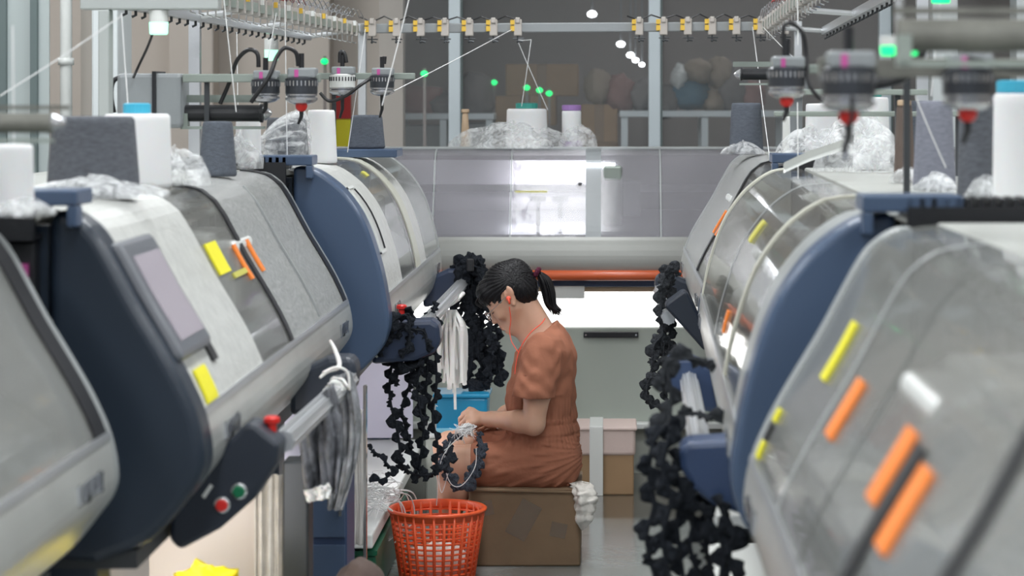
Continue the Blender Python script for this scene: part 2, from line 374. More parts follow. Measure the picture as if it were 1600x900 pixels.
def machine(name, loc, L, side, rz, label, P, cap, segs, zt=.985, dark_cap=None, stickers=(), arm=True, lower='pale', far_rim='rim', interior=True, screen=None, tensioner=True, emblem=True, armk='big', armm=None, rails=True, group='flat knitting machines along the aisle'):
    m = side
    e = empty(name, loc, rz); tag(e, label, 'knitting machine', group)
    def B(): return MB()
    # end caps: solid, following the hood profile
    full = smooth2(P)
    front = [q for q in full if q[0] >= -.285 or q[1] < 1.1]
    def cap_poly(d):
        A = offset_poly(front, d); return A+[(-.285, .722), (-.285, 1.385)]
    B().prism(cap_poly(.012), 0, .125, m).build('end_cap', cap, e, sm=False, bevel=.022, local=True, seg=4)
    B().prism(cap_poly(.004), L-.05, L, m).build('end_rim', far_rim, e, bevel=.01, local=True)
    # hood panels
    for (v0, v1, mt) in segs:
        top = 1.388
        b = B()
        if mt in ('black', 'cream'):
            band(b, P, v0, v1, top-.002, zt, m, -.004, .006)
            b.build('hood_trim', mt, e, local=True)
        else:
            band(b, P, v0, v1, top-.002, zt, m, -.002, .002, 22)
            b.build('hood_panel', mt, e, sm=False, local=True)
    # valance
    b = B(); band(b, P, .12, L-.045, zt, .73, m, -.006, .005, 20); b.build('valance', 'steel', e, local=True)
    b = B(); band(b, P, .12, L-.045, zt+.008, zt-.004, m, .003, .009, 3); b.build('valance_lip', 'alu', e, local=True)
    # top deck, rear, body
    B().bb(m*-.9, m*-.33, 0, L, 1.36, 1.388).build('top_deck', 'deck', e, bevel=.006, local=True)
    B().bb(m*-.9, m*-.88, .02, L-.02, .12, 1.36).build('back_panel', 'greyplastic', e, local=True)
    B().bb(m*-.88, m*-.29, .02, .06, .72, 1.36).build('side_panel', 'navy' if cap != 'rim' else 'greyplastic', e, local=True)
    B().bb(m*-.88, m*-.29, L-.06, L-.02, .72, 1.36).build('side_panel', 'greyplastic', e, local=True)
    B().bb(m*-.88, m*-.12, .02, L-.02, .70, .735).build('bed_beam', 'iron', e, local=True)
    for v in (.03, L-.17):
        B().bb(m*-.80, m*(-.55 if lower == 'litpanel' and v < 1 else -.2), v, v+.14, 0, .71).build('leg', 'navy' if cap != 'blue' else 'blue', e, bevel=.012, local=True)
    # lower body
    if lower == 'pale':
        B().bb(m*-.34, m*-.32, .17, L-.17, .25, .70).build('lower_panel', 'palecabinet', e, local=True)
        B().bb(m*-.34, m*-.02, .17, L-.17, .19, .235).build('collection_tray', 'whiteplastic', e, bevel=.006, local=True)
    else:
        B().bb(m*-.5, m*-.48, .17, L-.17, .25, .70).build('lower_panel', lower, e, local=True)
        B().bb(m*-.5, m*-.055, .17, L-.17, .18, .225).build('collection_tray', 'whiteplastic', e, bevel=.006, local=True)
    if lower == 'litpanel': B().bb(m*-.6, m*-.1, L-.2, L-.18, .235, .70).build('end_panel', 'litpanel', e, local=True)
    B().bb(m*-.30, m*-.24, .3, L-.3, .69, .705).build('work_lamp', 'led_soft', e, local=True)
    # interior
    if interior:
        b = B(); b.prism([(-.62, 1.04), (-.42, 1.17), (-.40, 1.17), (-.40, .9), (-.62, .9)], .14, L-.07, m)
        b.prism([(-.36, 1.17), (-.34, 1.17), (-.10, 1.0), (-.10, .9), (-.36, .9)], .14, L-.07, m)
        nb = max(8, int(L/.06))
        b.build('needle_bed', 'alu', e, local=True)
        b = B()
        for u, z in ((-.46, 1.285), (-.40, 1.285), (-.34, 1.285)): b.bb(m*(u-.004), m*(u+.004), .14, L-.07, z-.012, z+.012)
        b.build('carrier_rail', 'chrome', e, local=True)
        if rails:
            for q in range(int(L/.3)):
                v = .3+q*.3
                b = B(); b.bb(m*-.47, m*-.33, v-.02, v+.02, 1.295, 1.315); b.bb(m*-.38, m*-.365, v-.008, v+.008, 1.17, 1.3); b.build('yarn_carrier', 'iron', e, local=True)
        cv = L*.55
        b = B(); b.bb(m*-.56, m*-.2, cv-.17, cv+.17, 1.2, 1.27); b.bb(m*-.22, m*-.14, cv-.15, cv+.15, 1.06, 1.25)
        b.build('carriage', 'whiteplastic', e, bevel=.015, local=True)
        B().bb(m*-.87, m*-.86, .1, L-.08, .95, 1.35).build('inner_wall', 'body', e, local=True)
    # front guide bar and control arms
    if arm:
        a0, a1 = arm
        armm = armm or {'navy': 'armnavy', 'blue': 'armblue'}.get(cap, 'armnavy')
        for v in (a0, a1):
            poly = ARMS[armk if v == a0 else 'far']
            a = B().prism(poly, v-.06, v+.06, m).build('control_arm', armm, e, bevel=.014, local=True)
            if v == a0 and side > 0:
                for (u, z, c) in (((.030, .80, 'green'), (-.005, .772, 'red')) if armk == 'big' else ()):
                    bt = B(); bt.lathe((m*u, v-.06, z), [(.017, 0), (.017, -.004), (.012, -.006)], 16, 'Y'); bt.build('button_ring', 'chrome', a, local=True)
                    bt = B(); bt.lathe((m*u, v-.064, z), [(.0125, 0), (.0125, -.008), (.010, -.010)], 16, 'Y'); bt.build('button', c, a, local=True)
                bt = B(); bt.lathe((m*(.085 if armk == 'big' else .03), v+.02, .94 if armk == 'big' else .945), [(.010, -.03), (.010, -.012), (.017, -.010), (.017, -.001), (.012, .003)], 16, 'Z'); bt.build('stop_button', 'red', a, sm=False, local=True)
                bt = B(); bt.box((m*-.035, v-.061, .80), (.008, .006, .03), (0, .6, 0)); bt.build('arm_label', 'whiteplastic', a, local=True)
        b = B(); bu = .105 if armk != 'round' else .055
        b.tube([(m*bu, a0+.05, .885), (m*bu, a1-.05, .865)], .022, 16)
        for an in range(0, 360, 45):
            c_, s_ = math.cos(math.radians(an)), math.sin(math.radians(an))
            b.tube([(m*bu+.022*c_, a0+.05, .885+.022*s_), (m*bu+.022*c_, a1-.05, .865+.022*s_)], .003, 6)
        b.build('start_bar', 'alu', e, local=True)
    # emblem letters near both ends of the valance (raised bars)
    if emblem:
        for vv in (.30, L-.34):
            b = B(); u = prof_u(P, .925)
            x = m*(u+.006)
            b.box((x-m*.002, vv+.086, .925), (.003, .19, .036))
            for q in range(4):
                w0 = vv+q*.05
                b.box((x, w0, .925), (.006, .005, .03)); b.box((x, w0+.022, .925), (.006, .005, .03))
                zq = (.94, .91, .925, .94)[q]; b.box((x, w0+.011, zq), (.008, .024, .006))
                if q % 2: b.box((x, w0+.011, .91), (.008, .024, .006))
            b.build('emblem', 'chrome', e, local=True)
    # side yarn tensioner at the near end, comb rack on top
    if tensioner:
        B().bb(m*-.80, m*-.305, -.03, .02, .74, 1.33).build('side_plate', 'black', e, bevel=.004, local=True)
        b = B()
        for q in range(8):
            u = -.76+q*.058
            b.bb(m*(u-.004), m*(u+.004), -.045, -.03, .8, 1.31)
        b.build('tension_spring', 'iron', e, local=True)
        b = B()
        for q in range(8):
            u = -.73+q*.058
            b.bb(m*(u-.008), m*(u+.008), -.05, -.03, 1.26, 1.29)
        b.build('tension_clip', 'pink', e, local=True)
        b = B(); b.bb(m*-.72, m*-.30, -.06, .10, 1.335, 1.345); b.bb(m*-.72, m*-.30, -.06, -.04, 1.345, 1.41); b.bb(m*-.72, m*-.30, .06, .10, 1.39, 1.41)
        for q in range(20): b.bb(m*(-.71+q*.021), m*(-.70+q*.021), -.05, .08, 1.388, 1.425)
        b.build('comb_rack', 'black', e, local=True)
        b = B(); b.bb(m*-.40, m*-.22, -.05, .09, 1.40, 1.43); b.bb(m*-.40, m*-.38, -.05, .09, 1.34, 1.40); b.bb(m*-.24, m*-.22, -.05, .0, 1.36, 1.40)
        b.build('rack_bracket', 'blue', e, bevel=.004, local=True)
    if screen:
        v0, v1, z0, z1 = screen
        def sheet(vv0, vv1, za, zb, o0, o1, nm, mt, par=e, bev=0):
            b = B(); band(b, P, vv0, vv1, za, zb, m, o0, o1, 10); return b.build(nm, mt, par, local=True, bevel=bev)
        fr = sheet(v0, v1, z0, z1, .0, .028, 'display', 'bezel', bev=.02)
        sheet(v0+.05, v1-.03, z0-.035, z1+.03, .02, .030, 'screen', 'screen', fr)
    for st in stickers:
        v0, v1, z0, z1, mt = st[:5]
        b = B(); band(b, P, v0, v1, z0, z1, m, .003, .008, 8)
        o = b.build('sticker', mt, e, local=True)
    return e

def lamp_segs(lst): return lst
L1o = machine('knitting_machine', (-.905, 1.9, 0), 2.47, 1, 0, 'knitting machine cut by the left edge of the picture, steel valance and clear hood', PA, 'navy',
    [(.125, 1.3, 'acrylic_near'), (1.3, 1.33, 'black'), (1.33, 2.33, 'acrylic_near'), (2.33, 2.42, 'black')], arm=None, lower='warmpanel', far_rim='rim', tensioner=False)
L2o = machine('knitting_machine', (-.785, 4.53, 0), 2.72, 1, 0, 'knitting machine with dark navy end cap, display and whitish film over its hood', PA, 'navy',
    [(.125, .95, 'frost'), (.95, 1.42, 'acrylic'), (1.42, 1.47, 'black'), (1.47, 2.6, 'film'), (2.6, 2.67, 'black')],
    stickers=[(.98, 1.13, 1.262, 1.19, 'yellow'), (1.32, 1.36, 1.24, 1.155, 'orange'), (1.53, 1.57, 1.24, 1.16, 'orange'), (.18, .30, 1.06, .995, 'yellow'),
              (.40, .46, 1.095, 1.055, 'black'), (1.13, 1.32, 1.185, 1.172, 'paleyellow'), (2.02, 2.025, 1.36, 1.0, 'rim')],
    screen=(.06, .40, 1.315, 1.085), arm=(.38, 1.75), lower='warmpanel')
L3o = machine('knitting_machine', (-.69, 7.33, 0), 2.45, 1, 0, 'knitting machine with curved blue end cap and glossy clear hood, left of the seated woman', PB, 'blue',
    [(.125, .7, 'frost'), (.7, 1.2, 'acrylic'), (1.2, 1.28, 'acrylic_dim'), (1.28, 1.45, 'cream'), (1.45, 1.75, 'frost'), (1.75, 2.39, 'acrylic')],
    stickers=[(.35, .355, 1.31, 1.12, 'black'), (.20, .205, 1.32, 1.11, 'whiteplastic'), (.20, .36, 1.32, 1.313, 'whiteplastic'), (.20, .36, 1.117, 1.11, 'whiteplastic'), (.95, 1.03, 1.345, 1.33, 'paleyellow')],
    arm=(.22, 2.2), armk='small', armm='capnavy', lower='litpanel')
RNo = machine('knitting_machine', (.238, 1.5, 0), 2.6, -1, 0, 'large clear-hooded knitting machine in the near right corner with orange stickers', PA, 'blue',
    [(.125, .75, 'acrylic_near'), (.75, .8, 'black'), (.8, 1.6, 'acrylic_near'), (1.63, 2.0, 'acrylic_near'), (2.0, 2.03, 'rim'), (2.03, 2.54, 'acrylic_near')],
    stickers=[(1.82, 1.90, 1.20, 1.12, 'orange'), (1.28, 1.36, 1.205, 1.12, 'orange'), (1.08, 1.16, 1.19, 1.10, 'orange'), (1.19, 1.25, 1.20, .99, 'black'), (2.18, 2.24, 1.25, 1.16, 'yellow'),
              (2.45, 2.49, 1.08, 1.06, 'yellow'), (2.45, 2.49, 1.055, 1.03, 'black'), (2.45, 2.49, 1.025, 1.0, 'yellow')], arm=None, lower='pale')
R3o = machine('knitting_machine', (.235, 4.28, 0), 3.2, -1, -math.atan(.055/3.2), 'knitting machine with wide curved blue end cap beside the near right machine', PB, 'blue',
    [(.125, .42, 'rim'), (.42, .95, 'acrylic_warm'), (.95, 1.0, 'cream'), (1.0, 1.8, 'acrylic_warm'), (1.8, 1.84, 'rim'), (1.84, 3.05, 'acrylic_warm')],
    stickers=[(1.5, 1.6, 1.30, 1.25, 'paleyellow'), (1.3, 1.36, 1.10, 1.05, 'orange')], arm=(.5, 2.0), armk='round', lower='pale', far_rim='cream')
R2o = machine('knitting_machine', (.305, 7.62, 0), 2.2, -1, 0, 'farthest knitting machine of the right row, slate blue end cap and orange marks', PA, 'blue',
    [(.125, .2, 'black'), (.2, .8, 'acrylic_warm'), (.8, .86, 'black'), (.86, 2.1, 'film')], stickers=[(.72, .78, 1.2, 1.12, 'orange'), (.9, .96, 1.2, 1.12, 'orange')], arm=(.12, 1.6), armk='slant', armm='armnavy', lower='pale')

for (lx, ly, lz, en, rx) in ((-1.02, 5.35, .67, 5, 60), (-.98, 8.2, .66, 5, 60)):       # lamps beneath the two left machines
    l = bpy.data.lights.new('under_lamp', 'AREA'); l.shape = 'RECTANGLE'; l.size = .06; l.size_y = .5; l.energy = en; l.color = (1, .96, .95)
    lo = bpy.data.objects.new('under_lamp', l); lo.location = (lx, ly, lz); lo.rotation_euler = (math.radians(rx), 0, 0); COL.objects.link(lo)
# ---- the machine standing across the end of the aisle (front faces the camera)
FY = 10.0
e = empty('knitting_machine', (.35, FY, 0)); tag(e, 'long knitting machine standing across the end of the aisle behind the woman', 'knitting machine')
x0, x1 = -1.35, 1.6
def fx(mb, P_, xa, xb):                     # profile polygons (u,z) -> world, front toward -Y
    n = len(P_); vs = [Vector((xa, FY-u, z)) for u, z in P_]+[Vector((xb, FY-u, z)) for u, z in P_]
    fs = [(i, (i+1) % n, n+(i+1) % n, n+i) for i in range(n)]+[tuple(range(n))[::-1], tuple(range(n, 2*n))]
    return mb.add(vs, fs)
def fband(P_, xa, xb, za, zb, o0, o1, ns=20):
    pts = [q for q in smooth2(P_) if zb < q[1] < za]
    pts = resample([(prof_u(P_, za), za)]+pts+[(prof_u(P_, zb), zb)], ns)
    return fx(MB(), offset_poly(pts, o1)+offset_poly(pts, o0)[::-1], xa, xb)
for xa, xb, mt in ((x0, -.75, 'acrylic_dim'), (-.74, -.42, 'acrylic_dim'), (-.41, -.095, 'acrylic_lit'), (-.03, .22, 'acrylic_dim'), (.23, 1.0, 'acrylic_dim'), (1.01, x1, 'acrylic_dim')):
    fband(PA, xa, xb, 1.386, 1.02, -.002, .002).build('hood_panel', mt, e)
for xa in (-.745, -.415, .225): fband(PA, xa-.003, xa+.003, 1.386, 1.02, -.003, .004).build('hood_trim', 'rim', e)
fband(PA, -.095, -.03, 1.386, 1.02, -.003, .004).build('hood_trim', 'greyplastic', e)
fband(PA, x0, x1, 1.02, .885, -.004, .005).build('valance', 'greyvalance', e)
fx(MB(), [(-.0, .895), (-.3, .895), (-.3, .70), (-.28, .70), (-.28, .87), (0, .87)], x0, x1).build('bed_beam', 'greyplastic', e)
MB().bb(x0, x1, FY+.33, FY+.9, 1.36, 1.388).build('top_deck', 'deck', e, bevel=.004)
MB().bb(x0, x1, FY+.315, FY+.35, 1.386, 1.398).build('deck_lip', 'rim', e, bevel=.003)
MB().bb(x0, x1, FY+.86, FY+.88, .1, 1.36).build('back_panel', 'greyplastic', e)
MB().bb(x0, x1, FY+.6, FY+.62, .9, 1.36).build('inner_wall', 'acrylic_near', e)
b = fx(MB(), [(-.62, 1.04), (-.42, 1.12), (-.40, 1.12), (-.40, .9), (-.62, .9)], x0, x1); fx(b, [(-.36, 1.12), (-.34, 1.12), (-.06, 1.03), (-.06, .9), (-.36, .9)], x0, x1)
b.build('needle_bed', 'alu', e)
b = MB()
for y in (.22, .27, .32): b.bb(x0, x1, FY+y-.004, FY+y+.004, 1.205, 1.235)
b.build('carrier_rail', 'chrome', e)
MB().bb(-.02, .06, FY+.16, FY+.3, 1.06, 1.32).build('carriage', 'palegreen', e, bevel=.01)
MB().bb(.06, .14, FY+.2, FY+.34, 1.1, 1.25).build('carriage_motor', 'greyplastic', e, bevel=.008)
MB().bb(-1.0, -.09, FY+.345, FY+.36, 1.1, 1.34).build('light_panel', mat('white_board', (.85, .84, .9), .5), e)
for lx, ly, lz, en in ((-.22, FY+.22, 1.30, .5), (-.36, FY+.22, 1.30, .35)):
    l = bpy.data.lights.new('work_lamp_light', 'AREA'); l.shape = 'RECTANGLE'; l.size = .2; l.size_y = .03; l.energy = en; l.color = (.93, .91, 1)
    lo = bpy.data.objects.new('work_lamp_light', l); lo.location = (lx, ly, lz); lo.rotation_euler = (math.radians(40), 0, 0); COL.objects.link(lo)
MB().bb(-.13, .03, FY+.18, FY+.26, 1.315, 1.33).build('work_lamp', 'led', e)
MB().bb(-.398, -.26, FY+.13, FY+.136, 1.203, 1.213).build('sticker', 'paleyellow', e)
for xx, hh in ((-.30, .1), (-.205, .07)):
    b = MB(); b.bb(xx-.035, xx+.035, FY+.15, FY+.2, 1.165, 1.19); b.bb(xx-.009, xx+.009, FY+.16, FY+.18, 1.165-hh, 1.165); b.build('yarn_carrier', 'greyplastic', e)
b = MB(); b.blob((-.12, FY+.16, 1.235), (.016, .016, .016)); b.build('knob', 'black', e, sm=True)
b = MB(); b.tube([(x0, FY-.012, .862), (x1, FY-.012, .862)], .022, 16)
for xx in (-1.2, 0, 1.2): b.tube([(xx, FY-.012, .862), (xx, FY+.08, .85)], .008, 8)
b; b.build('guard_rail', 'tube_orange', e, sm=True)
MB().bb(x0, x1, FY+.06, FY+.10, .808, .842).build('lower_beam', 'armblue', e, bevel=.003)
MB().bb(x0, x1, FY+.09, FY+.11, .785, .808).build('lamp_housing', 'cardtube', e)
MB().bb(-.235, -.10, FY+.045, FY+.09, .76, .812).build('lamp_box', 'whiteplastic', e)
MB().bb(x0, x1, FY+.24, FY+.26, .60, .80).build('backlit_panel', 'led_soft', e)
MB().bb(x0, x1, FY+.15, FY+.20, .22, .628).build('lower_panel', 'palecabinet', e, bevel=.008)
MB().bb(x0, x1, FY+.08, FY+.2, .20, .225).build('lower_shelf', 'whiteplastic', e, bevel=.004)
MB().bb(x0, x1, FY+.17, FY+.19, .0, .20).build('kick_panel', 'body', e)
b = MB(); b.bb(-.105, .13, FY+.13, FY+.15, .585, .61); h = b.build('door_handle', 'black', e, bevel=.003)
b = MB(); b.lathe((-.095, FY+.13, .597), [(.004, 0), (.004, -.003)], 10, 'Y'); b.lathe((.12, FY+.13, .597), [(.004, 0), (.004, -.003)], 10, 'Y'); b.build('screw', 'chrome', h)
for x in (x0, x1-.1): MB().bb(x, x+.1, FY+.2, FY+.86, 0, .9).build('leg', 'blue', e)
FM = e

# ------------------------------------------------------------------ yarn stands (creels)
def tensioner(base, d, n, par, sz=1.0):
    """small clamp-on tension unit; d = unit vector along the rail, n = toward viewer side"""
    base = Vector(base); up = Vector((0, 0, 1)); d = Vector(d).normalized(); n = Vector(n).normalized()
    def bx(c, s_):
        vs = [base+d*(c[0]+i*s_[0]/2)*sz+n*(c[1]+j*s_[1]/2)*sz+up*(c[2]+k_*s_[2]/2)*sz for i in (-1, 1) for j in (-1, 1) for k_ in (-1, 1)]
        return vs, [(0, 1, 3, 2), (4, 6, 7, 5), (0, 4, 5, 1), (2, 3, 7, 6), (0, 2, 6, 4), (1, 5, 7, 3)]
    b = MB(); b.add(*bx((0, .02, 0), (.034, .035, .07))); b.add(*bx((0, .035, .03), (.02, .02, .025))); o = b.build('yarn_tensioner', 'tension_grey', par, bevel=.004)
    k = MB(); k.add(*bx((-.022, .028, .022), (.018, .02, .02))); k.add(*bx((-.022, .028, -.004), (.018, .02, .022))); k.build('knob', 'tension_yellow', o)
    k = MB()
    p = base+n*.03*sz-up*.035*sz
    k.tube([p, p-up*.02*sz, p-up*.025*sz+d*.02*sz], .004*sz, 6); k.tube([p-up*.012*sz-d*.02*sz, p-up*.012*sz+d*.025*sz], .003*sz, 6)
    k.blob(p-up*.024*sz, (.006*sz,)*3, nu=8, nv=6); k.build('hook', 'iron', o)
M['tension_grey'] = mat('tension_grey', (.42, .39, .36), .4)
M['tension_yellow'] = mat('tension_yellow', (.65, .42, .05), .4)
def creel_row(label, pa, pb, n, nside, posts, mt='palegreen', skip=(), second=None, hooks=True, wire=True, sz=1.0, frame=True, rail_r=.016):
    pa, pb = Vector(pa), Vector(pb); d = (pb-pa).normalized()
    e = empty('yarn_stand', (posts[0][0], posts[0][1], posts[0][2])); tag(e, label, 'yarn stand')
    side = d.cross(Vector((0, 0, 1))).normalized()
    def rail(a, b_, w_, h_):
        vs = []
        for p in (a, b_):
            for i, k_ in ((-1, -1), (1, -1), (1, 1), (-1, 1)): vs.append(p+side*i*w_/2+Vector((0, 0, k_*h_/2)))
        return MB().add(vs, [(0, 1, 2, 3)[::-1], (4, 5, 6, 7), (0, 1, 5, 4), (1, 2, 6, 5), (2, 3, 7, 6), (3, 0, 4, 7)])
    rail(pa, pb, .03, .04).build('rail', mt, e, bevel=.004)
    if second is not None:
        sv = Vector(second); rail(pa+sv, pb+sv, .03, .035).build('rail', 'alu', e, bevel=.003)
        for t in (0, .5, 1): 
            q = pa.lerp(pb, t); b = MB(); b.tube([q, q+sv], .010, 8); b.build('cross_bar', 'alu', e)
    for (x, y, z0) in posts:
        b = MB(); t = max(0, min(1, (Vector((x, y, pa.z))-pa).dot(d)/(pb-pa).length)); q = pa.lerp(pb, t)
        b.bb(x-.018, x+.018, y-.018, y+.018, z0, q.z+.04); b.build('post', 'alu', e, bevel=.003)
        b = MB(); b.tube([(x, y, q.z), q], .014, 8); b.build('cross_bar', 'alu', e)
    for i in range(n):
        if i in skip: continue
        tensioner(pa.lerp(pb, (i+.5)/n), d, nside, e, sz)
    if wire:
        b = MB(); pts = []
        for i in range(n*2+1):
            t = i/(n*2)
            if skip and int(t*n) in skip: 
                if len(pts) > 2: b.tube(pts, .0035, 6); 
                pts = []; continue
            pts.append(pa.lerp(pb, t)+Vector(nside)*.02+Vector((0, 0, .05-.02*(i % 2)+random.uniform(-.004, .004))))
        if len(pts) > 2: b.tube(pts, .0035, 6)
        b.build('cable', 'cable', e)
    return e
# far machine's stand: twelve tensioners with a gap in the middle
creel_row('yarn stand over the far machine, tensioners in two runs of six', (-1.05, 10.05, 1.905), (.80, 10.05, 1.915), 18, (0, -1, 0), [(-1.1, 10.6, 1.388), (.85, 10.6, 1.388)], mt='greyplastic', skip=(7, 8, 9, 10))
# left rear row: dense tensioners with clear plastic clips
M['clip'] = mat('clear_clip', (.6, .58, .55), .2, alpha=.6)
def dense_row(label, pa, pb, n, post, sv, redpos):
    e = empty('yarn_stand', post); tag(e, label, 'yarn stand')
    pa, pb, sv = Vector(pa), Vector(pb), Vector(sv)
    d = (pb-pa).normalized(); s_ = d.cross(Vector((0, 0, 1))).normalized()
    for off, mt in ((Vector((0, 0, 0)), 'palegreen'), (sv, 'alu')):
        b = MB(); vs = []
        for p in (pa+off, pb+off):
            for i, k_ in ((-1, -1), (1, -1), (1, 1), (-1, 1)): vs.append(p+s_*i*.018+Vector((0, 0, k_*.016)))
        b.add(vs, [(3, 2, 1, 0), (4, 5, 6, 7), (0, 1, 5, 4), (1, 2, 6, 5), (2, 3, 7, 6), (3, 0, 4, 7)]); b.build('rail', mt, e)
    for t in (0, .33, .66, 1):
        b = MB(); b.tube([pa.lerp(pb, t), pa.lerp(pb, t)+sv], .011, 8); b.build('cross_bar', 'alu', e)
    b = MB(); b.bb(post[0]-.02, post[0]+.02, post[1]-.02, post[1]+.02, post[2], pa.z+.1); b.tube([(post[0], post[1], pa.z+sv.z), pa.lerp(pb, .5)+sv], .012, 8); b.build('post', 'alu', e)
    for i in range(n):
        q = pa.lerp(pb, (i+.5)/n)
        b = MB(); b.box(q+Vector((0, 0, .0)), (.045, .022, .06)); o = b.build('yarn_tensioner', 'clip' if i % 3 else 'tension_grey', e, bevel=.003)
        k = MB(); c = q+Vector((0, 0, .05)); k.tube(smooth_path([c+Vector((-.03, 0, -.03)), c+Vector((-.02, 0, .02)), c+Vector((.0, 0, .0)), c+Vector((.025, 0, .03)), c+Vector((.05, -.01, -.01))], 4), .0025, 5)
        k.tube([q-Vector((0, 0, .03)), q-Vector((0, 0, .055)), q+Vector((.015, 0, -.06))], .003, 5); k.build('wire_guide', 'chrome', o)
        if i % 2 == 0:
            k = MB(); k.box(q+Vector((.03, 0, .02)), (.012, .014, .02)); k.build('knob', 'tension_yellow' if i % 4 else 'whiteplastic', o)
    # hooks under the second rail
    for i in range(n):
        q = pa.lerp(pb, (i+.5)/n)+sv
        k = MB(); k.tube([q, q-Vector((0, 0, .03)), q-Vector((.012, 0, .035))], .005, 6); k.build('hook', 'iron', e)
    a, c = pa.lerp(pb, redpos[0]), pa.lerp(pb, redpos[1])
    b = MB(); vs = []
    for p in (a, c):
        for i, z in ((-.03, .055), (.03, .062), (.03, .066), (-.03, .059)): vs.append(p+Vector((i, 0, z)))
    b.add(vs, [(3, 2, 1, 0), (4, 5, 6, 7), (0, 1, 5, 4), (1, 2, 6, 5), (2, 3, 7, 6), (3, 0, 4, 7)]); b.build('red_strip', 'redcloth', e)
    return e
dense_row('dense yarn stand above the left row with red strips and clear clips', (-1.30, 7.3, 1.93), (-1.07, 10.0, 1.90), 26, (-1.5, 8.6, 1.388), (-.2, 0, -.03), (.2, .55))
dense_row('dense yarn stand above the right row with a red strip', (.70, 6.6, 2.0), (.66, 9.9, 1.91), 26, (1.1, 8.3, 1.388), (.25, 0, -.02), (.55, .8))
# beam frame at the top left
e = empty('beam_stand', (-1.52, 6.55, 1.388)); tag(e, 'pale square steel beam frame above the dark navy machine', 'frame')
MB().bb(-1.45, -1.07, 6.5, 6.56, 1.85, 1.89).build('beam', 'alu_soft', e, bevel=.004)
MB().bb(-1.40, -1.37, 6.5, 6.56, 1.388, 1.85).build('post', 'alu_soft', e, bevel=.004)
b = MB(); b.tube([(-1.40, 6.55, 1.86), (-1.32, 7.25, 1.91)], .012, 8); b.build('brace', 'alu', e)

# ------------------------------------------------------------------ feed rollers, feeders and their arms
def roller_unit(label, px0, px1, py, rpx, Y, body, base_z, rollmat='black', post_dx=0.0):
    s = F/Y; a = at(px0, py, Y); c = at(px1, py, Y); r = rpx/s
    bx0 = at(body[0], body[2], Y); bx1 = at(body[1], body[3], Y)
    pz = (bx0.x+bx1.x)/2+post_dx
    e = empty('feed_roller', (pz, Y, base_z)); tag(e, label, 'feed roller')
    b = MB(); b.bb(bx0.x, bx1.x, Y-.07, Y+.07, bx1.z, bx0.z); o = b.build('motor', 'greyplastic', e, bevel=.012)
    b = MB(); xm = bx0.x+(bx1.x-bx0.x)*.55; b.bb(xm, xm+.012, Y-.075, Y+.075, bx1.z, bx0.z+.006); b.build('flange', 'black', o)
    b = MB(); b.bb(pz-.02, pz+.02, Y-.02, Y+.02, base_z, bx1.z+.03); b.build('post', 'greyplastic', e)
    n = 14; d = 1 if c.x > a.x else -1
    L = abs(c.x-a.x)
    b = MB(); b.lathe(a, [(.3*r, 0), (r, .002*d), (r, d*L*.93), (r*1.12, d*L*.935), (r*1.12, d*L*.97), (r*.6, d*L*.975), (r*.5, d*L)], 24, 'X'); b.build('roller', rollmat, e, sm=False)
    b = MB(); b.lathe(c, [(r*.8, -d*.01), (r*.9, 0), (r*.5, d*.012), (r*.2, d*.018)], 16, 'X'); b.build('roller_end', 'ventil', e)
    b = MB(); b.bb(a.x, c.x, Y-.03, Y+.0, a.z-r*1.9, a.z-r*1.55); b.bb(a.x, a.x+.02*d, Y-.03, Y+.01, a.z-r*1.9, a.z); b.build('lower_bar', 'palegreen', e)
    b = MB(); b.bb(a.x, c.x+d*.02, Y+.02, Y+.03, a.z+r*1.3, a.z+r*(2.2 if Y > 5 else 1.7)); b.build('upper_bar', 'palegreen' if Y > 5 else 'olive', e)
    return e
roller_unit('dark feed roller with a grey motor above the navy-capped machine', 285, 415, 177, 13, 7.0, (190, 290, 115, 200), 1.36, post_dx=-.0)
roller_unit('blurred grey feed roller at the left edge over the foreground', -40, 85, 192, 16, 3.9, (-140, -40, 150, 240), 1.385, 'olive')
roller_unit('dark feed roller stub above the farthest right machine', 1225, 1155, 116, 9, 8.0, (1225, 1262, 98, 148), 1.36)
roller_unit('large blurred grey feed roller crossing the top right corner', 1400, 1640, 55, 26, 3.5, (1640, 1760, 20, 140), 1.385, 'olive')
def bar_stand(label, xpx0, xpx1, py, Y, hpx, post_px, base_z, mt='palegreen'):
    s = F/Y; a = at(xpx0, py, Y); c = at(xpx1, py, Y); h = hpx/s
    p = at(post_px, py, Y)
    e = empty('feeder_arm', (p.x, Y+.03, base_z)); tag(e, label, 'feeder arm')
    MB().bb(a.x, c.x, Y, Y+.03, a.z-h/2, a.z+h/2).build('arm', mt, e, bevel=.003)
    MB().bb(p.x-.007, p.x+.007, Y+.03, Y+.045, base_z, a.z+h/2).build('post', 'iron', e)
    return e
bar_stand('pale green arm carrying the two black-cabled feeders', 285, 500, 122, 6.93, 13, 320, 1.385)
bar_stand('pale green arm carrying the two silver feeders over the blue-capped machine', 495, 648, 119, 8.5, 10, 520, 1.385)
bar_stand('grey arm with feeders above the second right machine', 1215, 1440, 108, 5.2, 14, 1420, 1.385)
bar_stand('thick blurred grey arm above the near right machine', 1280, 1660, 106, 3.75, 30, 1650, 1.385, 'olive')
bar_stand('thin pale arm across the right row behind the feeders', 1210, 1620, 178, 6.6, 8, 1500, 1.385)
bar_stand('thin pale upper arm behind the feeders of the right row', 1210, 1450, 144, 6.5, 9, 1405, 1.385)
M['feed_dark'] = mat('feed_dark', (.05, .055, .065), .3, .4)
